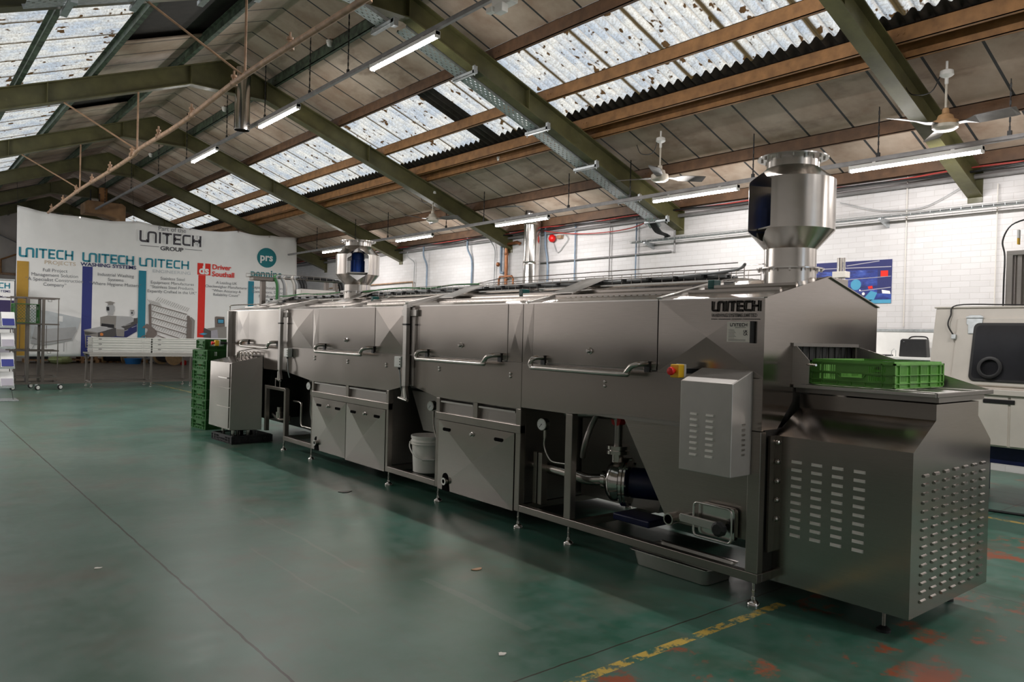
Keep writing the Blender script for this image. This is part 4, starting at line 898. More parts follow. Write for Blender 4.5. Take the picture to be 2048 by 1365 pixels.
# --- cable basket along the ridge, loose cables
bk = MB()
for x in (4.45, 4.53, 4.61):
    bk.cyl((x, 2.95, 1.925), (x, 11.0, 1.925), .0035, 5)
for x in (4.43, 4.63):
    for z in (1.96, 1.995): bk.cyl((x, 2.95, z), (x, 11.0, z), .0035, 5)
basket = bk.build('cable_basket', 'tube', W)
bk = MB(); y = 2.95
while y < 11.02:
    bk.tube([(4.43, y, 1.998), (4.43, y, 1.923), (4.63, y, 1.923), (4.63, y, 1.998)], .003, 5); y += .10
bk.build('basket_wire', 'tube', basket)
for k, (x, z, m, r) in enumerate(((4.44, 1.945, 'cable_grey', .014), (4.48, 1.945, 'black', .010), (4.52, 1.95, 'cable_grey', .012), (4.57, 1.945, 'cable_grey', .010), (4.47, 1.965, 'cable_grey', .009))):
    pts = [(x+.012*math.sin(i*1.7+k), 3.1+i*.6, z+.008*math.sin(i*2.1+k*2)) for i in range(14)]
    MB().tube(smooth_path(pts, 4), r, 6).build('cable', m, basket, smooth=60)
pts = [(4.42+.02*math.sin(i), 5.9+i*.45, 1.99+.012*math.sin(i*2.3)) for i in range(12)]
MB().tube(smooth_path(pts, 4), .008, 6).build('cable', 'cable_green', basket, smooth=60)
for i in range(32): MB().box(4.38, 4.42, 10.99-i*.25, 11.01-i*.25, 1.935, 1.957).build('cable_tie', 'black', basket)
MB().tube(smooth_path([(4.30, 2.86, 2.0), (4.42, 3.02, 1.98), (4.42, 3.4, 1.955), (4.45, 3.9, 1.95)]), .011, 6).build('cable', 'cable_grey', basket, smooth=60)
mb = MB(); mb.tube([(4.43, 2.8, 2.01), (4.43, 2.95, 2.01), (4.43, 2.95, 1.93)], .004, 5); mb.tube([(4.43, 3.0, 2.03), (4.43, 5.6, 2.03), (4.43, 6.0, 1.99)], .004, 5); mb.build('basket_wire', 'tube', basket)
for y in (3.05, 5.0, 7.6): MB().box(4.20, 4.28, y-.025, y+.025, 1.845, 1.90).build('cable_gland', 'teal_plastic', W, .006)
for y0, y1 in ((3.1, 4.9), (5.05, 7.5), (7.7, 9.5)): MB().cyl((4.33, y0, 1.90), (4.33, y1, 1.90), .013, 8).build('spray_pipe', 'tube', W, smooth=40)
for y0, y1 in ((2.45, 3.0), (3.3, 4.2), (4.7, 5.8)):
    MB().box(4.62, 4.86, y0, y1, 1.86, 1.92).build('roof_tray', 'steel', W, .004)
# edge rail at the far end
loop([(X0+.03, 11.1, 1.70), (X0+.03, 11.1, 1.80), (X0+.06, 11.08, 1.835), (X0+.35, 11.0, 1.86), (X0+.75, 10.9, 1.90)], .008, nm='guard_rail')
# --- cable bridge at the rear end
br = MB()
yb0, yb1, zb_ = 10.70, 10.90, 2.25
for yy in (yb0, yb1): 
    for zz in (zb_, zb_+.05): br.cyl((3.98, yy, zz), (5.45, yy, zz), .004, 5)
for yy in (10.75, 10.80, 10.85): br.cyl((3.98, yy, zb_), (5.45, yy, zb_), .004, 5)
for k in range(15): x = 3.98+k*.105; br.tube([(x, yb0, zb_+.052), (x, yb0, zb_), (x, yb1, zb_), (x, yb1, zb_+.052)], .003, 5)
bridge = br.build('cable_bridge', 'steel_frame', W)
MB().box(4.16, 4.22, 10.76, 10.84, 1.80, 2.22).build('bridge_post', 'steel_trolley', bridge, .003); MB().box(4.02, 4.36, 10.72, 10.88, 2.20, 2.245).build('bridge_shelf', 'steel_trolley', bridge, .003)
for x in (5.18, 5.33): MB().box(x-.025, x+.025, 10.76, 10.84, 1.75, 2.24).build('bridge_post', 'steel_trolley', bridge, .003)
for i, (x, m, r) in enumerate(((4.34, 'cable_green', .020), (4.365, 'cable_grey', .018), (4.45, 'cable_grey', .022), (4.475, 'plate_pale', .014), (4.60, 'plate_pale', .020), (4.64, 'cable_grey', .022), (4.72, 'black', .026), (4.76, 'black', .026), (4.79, 'black', .02))):
    MB().tube(smooth_path([(x+.55, 10.80, 2.275), (x+.15, 10.78, 2.285), (x, 10.74, 2.27), (x+.01, 10.68, 2.16), (x+.01, 10.67, 2.0), (x+.0, 10.66, 1.90)]), r, 8).build('cable', m, bridge, smooth=60)
for i, x in enumerate((5.40, 5.44, 5.48)):
    MB().tube(smooth_path([(4.9, 10.80, 2.285), (x-.15, 10.80, 2.28), (x-.02, 10.78, 2.22), (x, 10.76, 2.05), (x, 10.76, 1.85)]), .024, 8).build('cable', 'black' if i < 2 else 'cable_grey', bridge, smooth=60)
MB().box(4.62, 5.16, 10.45, 10.62, 1.86, 2.10).build('junction_box', 'steel_fine', W, .004)
# ================================================================ stacking crates
def crate(name, m, lx, ly, h, label, cat, loc, group=None, rows=True):
    """open crate, lx along x and ly along y, with ribs, slots and hand holes"""
    t = thing(name, label, cat, loc, group); ORG[t.name] = V((0, 0, 0)); a, b = lx/2, ly/2; th = .004; i0 = .012
    body = MB()
    sl = []
    for c in (-.16, -.125, .125, .16):
        for k in range(5): sl.append((c+(k-2)*.0125-.004, c+(k-2)*.0125+.004))
    ends = [(u0, u1, h*.56, h*.80) for u0, u1 in sl if abs(u0) < .20]+[(u0, u1, h*.26, h*.46) for u0, u1 in sl]+[(-.06, .06, h*.36, h*.50)]
    for x in (-a+i0, a-i0): holed(body, -b+i0, b-i0, .012, h-.006, [q for q in ends if abs(q[0]) < b-.03 and abs(q[1]) < b-.03], lambda ua, ub, va, vb: body.box(x-th/2, x+th/2, ua, ub, va, vb))
    sides = [(u-.0025, u+.0025, h*.28, h*.80) for c in (-.2, -.067, .067, .2) for u in [c+(k-3.5)*.011 for k in range(8)]]
    for y in (-b+i0, b-i0): holed(body, -a+i0, a-i0, .012, h-.006, sides, lambda ua, ub, va, vb: body.box(ua, ub, y-th/2, y+th/2, va, vb))
    rim = MB()
    for z, d in ((h-.020, .010), (h*.50, .004), (h*.20, .004), (.004, .006)):
        rim.box(-a, -a+i0, -b, b, z, z+d); rim.box(a-i0, a, -b, b, z, z+d); rim.box(-a, a, -b, -b+i0, z, z+d); rim.box(-a, a, b-i0, b, z, z+d)
    rim.box(-a+.012, -a+.020, -b+.014, b-.014, h-.012, h); rim.box(a-.020, a-.012, -b+.014, b-.014, h-.012, h); rim.box(-a+.014, a-.014, -b+.012, -b+.02, h-.012, h); rim.box(-a+.014, a-.014, b-.02, b-.012, h-.012, h)
    rim.build('rim', m, t)
    ribs = body
    for u in (-b+.003, -b*.70, b*.70, b-.003):
        for x in (-a, a-i0): ribs.box(x, x+i0, u-.0025, u+.0025, .004, h-.012)
    for u in (-b*.32, b*.32, 0):
        for x in (-a, a-i0): ribs.box(x, x+i0, u-.002, u+.002, .004, h*.22)
    for u in (-a+.003, -a+.06, -.133, 0, .133, a-.06, a-.003):
        for y in (-b, b-i0): ribs.box(u-.0025, u+.0025, y, y+i0, .004, h-.012)
    hd = body
    for x in (-a-.001, a-.009):
        for z in (h*.34, h*.50): hd.box(x, x+.010, -.068, .068, z, z+.004)
        for s in (-1, 1): hd.bar((x+.005, s*.066, h*.36), (x+.005, s*.085, h*.52), .004, .010, (1, 0, 0))
    body.build('body', m, t)
    bs = MB(); n = 8       # open diamond lattice
    for k in range(-n, n+1):
        for s in (1, -1):
            c0 = 2*a*k/n; pts = []
            for u in (-a+.012, a-.012):
                pass
            lo_, hi_ = -b+.012, b-.012; xa, xb2 = c0+s*lo_*1.0, c0+s*hi_*1.0
            def cl(x): return max(-a+.012, min(a-.012, x))
            x0_, x1_ = cl(xa), cl(xb2)
            if abs(x0_-x1_) > .02: bs.bar((x0_, s*(x0_-c0), .008), (x1_, s*(x1_-c0), .008), .005, .007)
    bs.build('base', m, t)
    return t
g0 = crate('stacking_crate', 'crate_bright', .645, .49, .152, 'bright green slotted plastic crate riding on the infeed conveyor', 'crate', (4.513, 2.085, 1.2565))
sx, sy = 3.885, 11.66
lv = ['bottom crate on the floor', 'second crate from the floor', 'third crate from the floor', 'fourth crate from the floor', 'fifth crate from the floor', 'sixth crate from the floor', 'seventh crate from the floor', 'eighth crate from the floor']
g1 = crate('stacking_crate', 'crate_green', .62, .49, .147, 'green plastic crate of the tall stack behind the steel cabinet, '+lv[0], 'crate', (sx, sy, 0), 'green crates in the tall stack')
g1.rotation_euler = (0, 0, .12)
for k in range(1, 8): dup(g1, (sx+.004*math.sin(k*2.1), sy+.005*math.cos(k*1.7), .147*k), 'green plastic crate of the tall stack behind the steel cabinet, '+lv[k], 'green crates in the tall stack', .12+.01*math.sin(k*3))
dup(g1, (3.955, 11.80, 1.177), 'green plastic crate set askew on top of the tall stack', 'green crates in the tall stack', -.06)
# small white printed marks on the crates that face the hall: none legible, left out
# ================================================================ shallow black crate and steel cabinet beside the machine
kb = crate('stacking_crate', 'crate_black', .56, .66, .105, 'shallow black plastic crate on the floor under the steel cabinet', 'crate', (3.70, 10.16, 0)); kb.rotation_euler = (0, 0, .06)
C = thing('control_cabinet', 'polished steel cabinet with sloping top standing before the far end of the washer', 'cabinet', (3.63, 10.2, .16))
ca, cb_, cc = (3.445, 9.90), (3.43, 10.69), (3.83, 9.78)
base = [(3.445, 9.90, .175), (3.815, 9.77, .175), (3.812, 10.55, .175), (3.43, 10.69, .175)]; topz = [(3.455, 9.90, 1.052), (3.82, 9.78, 1.145), (3.818, 10.56, 1.145), (3.44, 10.69, 1.05)]
MB().add(base+topz, [(3, 2, 1, 0), (4, 5, 6, 7), (0, 1, 5, 4), (1, 2, 6, 5), (2, 3, 7, 6), (3, 0, 4, 7)]).build('case', 'steel', C, .004)
for z0, z1 in ((.725, 1.035), (.475, .715), (.20, .465)):
    f = lambda y, z: 3.443-.015*(y-9.9)/.79+.010*(z-.175)/.875-.006
    MB().add([(f(9.95, z0), 9.95, z0), (f(10.40, z0), 10.40, z0), (f(10.40, z1), 10.40, z1), (f(9.95, z1), 9.95, z1)]+[(f(y, z)+.008, y, z) for y, z in ((9.95, z0), (10.40, z0), (10.40, z1), (9.95, z1))], [(0, 1, 2, 3), (7, 6, 5, 4), (0, 4, 5, 1), (1, 5, 6, 2), (2, 6, 7, 3), (3, 7, 4, 0)]).build('front_panel', 'steel', C)
MB().box(3.425, 3.437, 9.99, 10.32, .842, .856).build('pull_slot', 'polished', C)
mb = MB()
for k in range(4): mb.tube(smooth_path([(3.62+.05*k, 10.02, 1.10+.012*k), (3.62+.05*k, 10.05, 1.17), (3.62+.05*k, 10.14, 1.19), (3.62+.05*k, 10.2, 1.11+.012*k)]), .010, 8)
mb.tube([(3.60, 10.05, 1.12), (3.60, 10.05, 1.20), (3.82, 10.05, 1.24), (3.82, 10.05, 1.16)], .009, 8); mb.build('tap_set', 'tube', C, smooth=50)
[MB().cyl((x, y, .0145), (x, y, .176), .022, 12).build('foot', 'tube', C, smooth=40) for x, y in ((3.52, 9.99), (3.72, 9.99), (3.52, 10.36), (3.72, 10.36))]
# ================================================================ bucket and tray
B = thing('bucket', 'white plastic bucket with ribbed collar and wire handle standing in the open bay', 'bucket', (3.95, 6.10, .187))
bx, by, bz = 3.99, 6.06, .187
MB().lathe([(.0001, .0), (.135, .0), (.140, .006), (.157, .30), (.150, .30), (.134, .012), (.0001, .012)], (bx, by, bz), 36).build('body', 'bucket_white', B, smooth=35)
MB().lathe([(.157, .262), (.166, .262), (.168, .270), (.160, .272), (.160, .286), (.168, .288), (.168, .297), (.160, .299), (.158, .318), (.165, .320), (.166, .345), (.158, .345), (.152, .30)], (bx, by, bz), 36).build('collar', 'bucket_white', B, smooth=35)
vd = V((-bx, -by, 0)).normalized(); vs_ = V((-vd.y, vd.x, 0)); cB = V((bx, by, bz+.275))
MB().tube(smooth_path([cB-vs_*.172+V((0, 0, .01)), cB-vs_*.175+V((0, 0, -.04))+vd*.03, cB-vs_*.13+vd*.13+V((0, 0, -.105)), cB-vs_*.05+vd*.165+V((0, 0, -.135)), cB+vs_*.05+vd*.165+V((0, 0, -.14)), cB+vs_*.13+vd*.13+V((0, 0, -.11)), cB+vs_*.175+vd*.03+V((0, 0, -.04)), cB+vs_*.172+V((0, 0, .01))]), .0055, 8).build('handle', 'bucket_white', B, smooth=60)
MB().cyl(cB+vd*.172-vs_*.055+V((0, 0, -.138)), cB+vd*.172+vs_*.055+V((0, 0, -.142)), .010, 10).build('grip', 'bucket_white', B, smooth=50)
for s in (-1, 1): MB().lathe([(.0001, .014), (.016, .012), (.018, 0)], cB+vs_*s*.155, 14, vs_*s).build('handle_boss', 'bucket_white', B, smooth=40)
T = thing('catering_tray', 'deep stainless catering pan on the floor below the hopper', 'tray', (4.0, 3.06, 0))
def pan(mb, x0, x1, y0, y1, z0, z1, r=.04, flare=.02):
    def loop_(x0, x1, y0, y1, z, r): return [V((x, y, z)) for cx, cy, a in ((x1-r, y1-r, 0), (x0+r, y1-r, 90), (x0+r, y0+r, 180), (x1-r, y0+r, 270)) for x, y in [(cx+r*math.cos(math.radians(a+k*22.5)), cy+r*math.sin(math.radians(a+k*22.5))) for k in range(5)]]
    L = [loop_(x0+flare, x1-flare, y0+flare, y1-flare, z0, r), loop_(x0, x1, y0, y1, z1-.004, r), loop_(x0-.014, x1+.014, y0-.014, y1+.014, z1, r), loop_(x0-.015, x1+.015, y0-.015, y1+.015, z1-.004, r)]
    n = len(L[0]); o = len(mb.v); mb.v += [tuple(v) for l in L for v in l]
    mb.f += [tuple(o+k for k in range(n))]+[(o+i*n+k, o+i*n+(k+1) % n, o+(i+1)*n+(k+1) % n, o+(i+1)*n+k) for i in range(3) for k in range(n)]
    return mb
MB_ = pan(MB(), 3.845, 4.155, 2.765, 3.365, .003, .105); MB_.build('pan', 'pan_steel', T, smooth=35)
for x in (3.838, 4.162): MB().box(x-.010, x+.010, 2.76, 3.37, .104, .108).build('rim', 'tube', T)
# ================================================================ the hung banner
YB = 21.5
BN = thing('hanging_banner', 'huge white printed fabric banner with coloured stripes hung across the hall under the rafters', 'banner', (5.85, YB, .70))
def sag(x, z):
    """cloth falls back in soft folds near its top edge"""
    k = max(0, (z-3.3)/1.0); f = 0
    for xt in (2.35, 4.9, 7.2, 9.36): f += math.exp(-((x-xt)/.9)**2)*math.cos(9*(x-xt)*(.5+k))
    return .030*k*(1.2+f)+.012*math.sin(x*2.3+z*1.1)+.014
def ztop(x):
    pts = [(2.35, 4.315), (3.66, 4.20), (5.0, 4.235), (6.3, 4.19), (7.6, 4.26), (8.6, 4.225), (9.36, 4.255)]
    for (a, za), (b, zb2) in zip(pts, pts[1:]):
        if a <= x <= b: t = (x-a)/(b-a); return za+(zb2-za)*t-.05*math.sin(math.pi*t)*(1 if b-a > .9 else .4)
    return 4.25
nx, nz = 90, 40; vs = []; fs = []
for j in range(nz+1):
    for i in range(nx+1):
        x = 2.35+7.01*i/nx; z = .70+(ztop(x)-.70)*j/nz; vs.append((x, YB+sag(x, z), z))
for j in range(nz):
    for i in range(nx): q = j*(nx+1)+i; fs.append((q, q+1, q+nx+2, q+nx+1))
o = MB().add(vs, fs).build('fabric', 'banner', BN, smooth=180); md = o.modifiers.new('cloth', 'SOLIDIFY'); md.thickness = .004; md.offset = 1
mb = MB()
for x in (2.36, 3.66, 4.9, 6.3, 7.6, 8.5, 9.35): mb.lathe([(.012, 0), (.022, 0), (.022, .006), (.012, .006)], (x, YB-.004, ztop(x)-.03), 12, (0, -1, 0), closed=True)
mb.build('eyelet', 'polished', BN)
for x in (2.36, 4.9, 7.6, 9.35): MB().cyl((x, YB+.01, ztop(x)-.03), (x, 21.80, zb(x)+.02), .004, 5).build('tie_cord', 'black', BN)
PB = Plane((0, YB, 0), (1, 0, 0), (0, 0, 1))
def bprint(name, m, fn): mb = MB(); fn(mb); return mb.build(name, m, BN)
bprint('wordmark_halo', 'ink_white', lambda b: wordmark(b, PB, 5.03, 3.70, 1.57, .30, .0015, .34))
bprint('wordmark', 'ink_charcoal', lambda b: wordmark(b, PB, 5.03, 3.70, 1.57, .30, .004, .17))
bprint('wordmark', 'ink_teal', lambda b: wordmark(b, PB, 2.39, 3.085, 1.145, .235, .003, .19))
bprint('wordmark', 'ink_teal', lambda b: wordmark(b, PB, 3.73, 3.075, 1.19, .235, .003, .19))
bprint('wordmark', 'ink_teal', lambda b: wordmark(b, PB, 5.04, 3.065, 1.25, .225, .003, .19))
bprint('stripe', 'ink_yellow', lambda b: rect(b, PB, 2.36, 2.60, .72, 2.985, .002))
bprint('stripe', 'ink_blue', lambda b: rect(b, PB, 3.74, 3.965, .71, 2.96, .002))
bprint('stripe', 'ink_bar_teal', lambda b: rect(b, PB, 5.04, 5.22, .71, 2.95, .002))
bprint('stripe', 'ink_red', lambda b: rect(b, PB, 6.54, 6.73, 1.23, 2.94, .002))
bprint('stripe', 'ink_bar_teal', lambda b: rect(b, PB, 7.92, 8.08, .9, 2.86, .002))
def tx(s, u, v, size, m, align='CENTER', bold=0., sx=1., nm='lettering'): return bprint(nm, m, lambda b: text(b, PB, s, u, v, size, .0035, align, bold, sx))
tx('Part of the', 5.84, 4.045, .165, 'ink_grey'); tx('GROUP', 5.84, 3.53, .15, 'ink_charcoal', bold=.022, sx=1.15)
bprint('rule', 'ink_charcoal', lambda b: (stroke(b, PB, [(5.06, 3.61), (5.52, 3.61)], .012, .003), stroke(b, PB, [(6.17, 3.61), (6.62, 3.61)], .012, .003)))
tx('PROJECTS', 3.255, 2.955, .125, 'ink_pale', bold=.008, sx=1.22); tx('WASHING SYSTEMS', 4.335, 2.972, .125, 'ink_navy', bold=.022, sx=1.16); tx('ENGINEERING', 5.855, 2.925, .115, 'ink_mist', bold=.008, sx=1.32)
for i, s in enumerate(('Full Project', 'Management Solution', '\u201cA Specialist Construction', 'Company\u201d')): tx(s, 3.15, 2.77-i*.116, .115, 'ink_grey')
for i, s in enumerate(('Industrial Washing', 'Systems', '\u201cWhere Hygiene Matters\u201d')): tx(s, 4.50, 2.75-i*.118, .113, 'ink_grey')
for i, s in enumerate(('Stainless Steel', 'Equipment Manufactures', '\u201cStainless Steel Products,', 'Expertly Crafted in the UK\u201d')): tx(s, 5.88, 2.745-i*.116, .110, 'ink_grey')
for i, s in enumerate(('A Leading UK', 'Checkweigher Manufacturer', '\u201cWhen Accuracy &', 'Reliability Count\u201d')): tx(s, 7.31, 2.73-i*.112, .102, 'ink_grey')
for i, s in enumerate(('Repairs, Installations &', 'Conversions, Servicing', 'Modifications,', 'Parts')): tx(s, 8.55, 2.66-i*.125, .115, 'ink_grey')
bprint('emblem', 'ink_red', lambda b: rect(b, PB, 6.51, 6.86, 2.945, 3.265, .0015)); tx('ds', 6.685, 2.975, .30, 'ink_white', bold=.035, nm='emblem_letters')
bprint('emblem_gap', 'banner', lambda b: rect(b, PB, 6.665, 6.715, 3.10, 3.27, .0025))
tx('Driver', 6.90, 3.125, .19, 'ink_red', 'LEFT', .022, 1.02); tx('Southall', 6.90, 2.93, .19, 'ink_red', 'LEFT', .022, 1.02)
bprint('emblem', 'ink_prs', lambda b: disc(b, PB, 8.44, 3.565, .285, .0025)); tx('prs', 8.43, 3.48, .30, 'ink_white', bold=.03, nm='emblem_letters')
tx('pennine', 8.44, 3.0, .30, 'ink_prs', bold=.03, sx=.98)
PICT = [(1, 'ink_navy', [(4.494, 1.406), (4.727, 1.449), (5.019, 1.581), (5.023, 1.357), (4.755, 1.179), (4.268, 1.176)]), (1, 'ink_steel_dark', [(4.349, 1.5), (4.715, 1.51), (5.028, 1.718), (5.031, 1.569), (4.729, 1.363), (4.487, 1.211), (4.246, 1.182)]), (1, 'ink_steel', [(4.161, 1.7), (4.334, 1.748), (4.532, 1.743), (4.516, 1.431), (4.482, 1.443), (4.481, 1.528), (4.196, 1.544), (4.181, 1.471), (4.165, 1.471)]), (1, 'ink_light', [(4.532, 1.743), (4.699, 1.743), (4.879, 1.737), (4.937, 1.702), (4.938, 1.615), (4.715, 1.498), (4.516, 1.431)]), (1, 'ink_steel_dark', [(4.942, 1.702), (5.028, 1.705), (5.03, 1.606), (4.945, 1.579)]), (1, 'ink_black', [(4.196, 1.544), (4.481, 1.522), (4.483, 1.437), (4.181, 1.471)]), (1, 'ink_light', [(3.793, 1.365), (4.176, 1.465), (4.461, 1.424), (4.114, 1.306)]), (1, 'ink_steel', [(3.793, 1.365), (4.114, 1.306), (4.116, 1.192), (3.817, 1.234), (3.815, 1.33)]), (1, 'ink_steel_dark', [(3.82, 1.33), (4.104, 1.282), (4.007, 1.274), (3.88, 1.242), (3.822, 1.258)]), (1, 'ink_steel_dark', [(4.114, 1.306), (4.461, 1.418), (4.496, 1.321), (4.355, 1.196), (4.116, 1.192)]), (1, 'ink_orange', [(4.163, 1.289), (4.201, 1.308), (4.239, 1.279), (4.234, 1.236), (4.191, 1.227), (4.164, 1.241)]), (1, 'ink_light', [(4.527, 1.444), (4.626, 1.477), (4.722, 1.424), (4.72, 1.215), (4.542, 1.224)]), (1, 'ink_steel', [(4.538, 1.407), (4.717, 1.4), (4.72, 1.215), (4.542, 1.224)]), (1, 'ink_light', [(4.343, 1.828), (4.464, 1.832), (4.454, 1.759), (4.334, 1.755)]), (1, 'ink_light', [(4.291, 1.971), (4.329, 2.015), (4.449, 2.021), (4.483, 1.98), (4.485, 1.87), (4.453, 1.82), (4.332, 1.821), (4.293, 1.868)]), (1, 'ink_black', [(4.297, 1.965), (4.357, 1.968), (4.366, 1.883), (4.331, 1.864), (4.298, 1.887)]), (1, 'ink_steel', [(4.251, 2.084), (4.381, 2.115), (4.498, 2.084), (4.449, 2.057), (4.444, 2.02), (4.329, 2.015), (4.328, 2.058)]), (1, 'ink_light', [(4.865, 1.873), (4.888, 1.892), (4.944, 1.888), (4.959, 1.864), (4.952, 1.802), (4.924, 1.751), (4.89, 1.75), (4.864, 1.811)]), (1, 'ink_black', [(4.877, 1.861), (4.911, 1.862), (4.912, 1.806), (4.878, 1.811)]), (1, 'ink_steel', [(4.842, 1.911), (4.955, 1.916), (4.933, 1.882), (4.882, 1.88)]), (2, 'ink_brown', [(5.289, 2.068), (5.336, 2.108), (5.355, 2.071), (5.374, 1.463), (5.31, 1.515)]), (2, 'ink_brown', [(6.267, 1.82), (6.327, 1.808), (6.39, 1.699), (6.394, 1.161), (6.261, 1.159)]), (2, 'ink_steel', [(6.328, 1.767), (6.381, 1.775), (6.471, 1.687), (6.455, 1.162), (6.394, 1.161), (6.39, 1.671)]), (2, 'ink_brown', [(5.245, 1.311), (5.281, 1.393), (5.273, 1.46), (5.149, 1.444), (5.161, 1.484), (5.259, 1.568), (5.335, 1.53), (5.502, 1.385), (5.517, 1.276), (5.405, 1.179), (5.248, 1.183)]), (3, 'ink_brown', [(7.003, 1.804), (7.044, 1.82), (7.262, 1.813), (7.283, 1.541), (7.016, 1.513)]), (3, 'ink_black', [(7.067, 1.756), (7.257, 1.758), (7.252, 1.626), (7.077, 1.621)]), (3, 'ink_sky', [(7.088, 1.736), (7.243, 1.736), (7.238, 1.643), (7.094, 1.639)]), (3, 'ink_steel_dark', [(6.712, 1.498), (6.796, 1.464), (6.907, 1.418), (6.911, 1.219), (6.705, 1.229)]), (3, 'ink_lilac', [(6.907, 1.418), (7.073, 1.464), (7.106, 1.222), (6.911, 1.219)]), (3, 'ink_steel', [(6.795, 1.479), (7.016, 1.513), (7.325, 1.542), (7.332, 1.226), (7.106, 1.222), (7.073, 1.457), (6.907, 1.418)]), (3, 'ink_sky', [(6.58, 1.323), (6.702, 1.359), (6.812, 1.333), (6.703, 1.293)]), (4, 'ink_mist', [(2.659, 1.844), (3.022, 1.809), (3.731, 1.658), (3.668, 1.413), (3.539, 1.104), (2.928, 1.02), (2.673, 1.066)]), (4, 'ink_light', [(2.673, 1.016), (2.75, 1.439), (2.922, 1.369), (3.622, 1.437), (3.647, 1.336), (3.517, 1.104), (2.929, 0.97)]), (4, 'ink_white', [(3.23, 1.704), (3.333, 1.695), (3.336, 1.556), (3.232, 1.566)])]
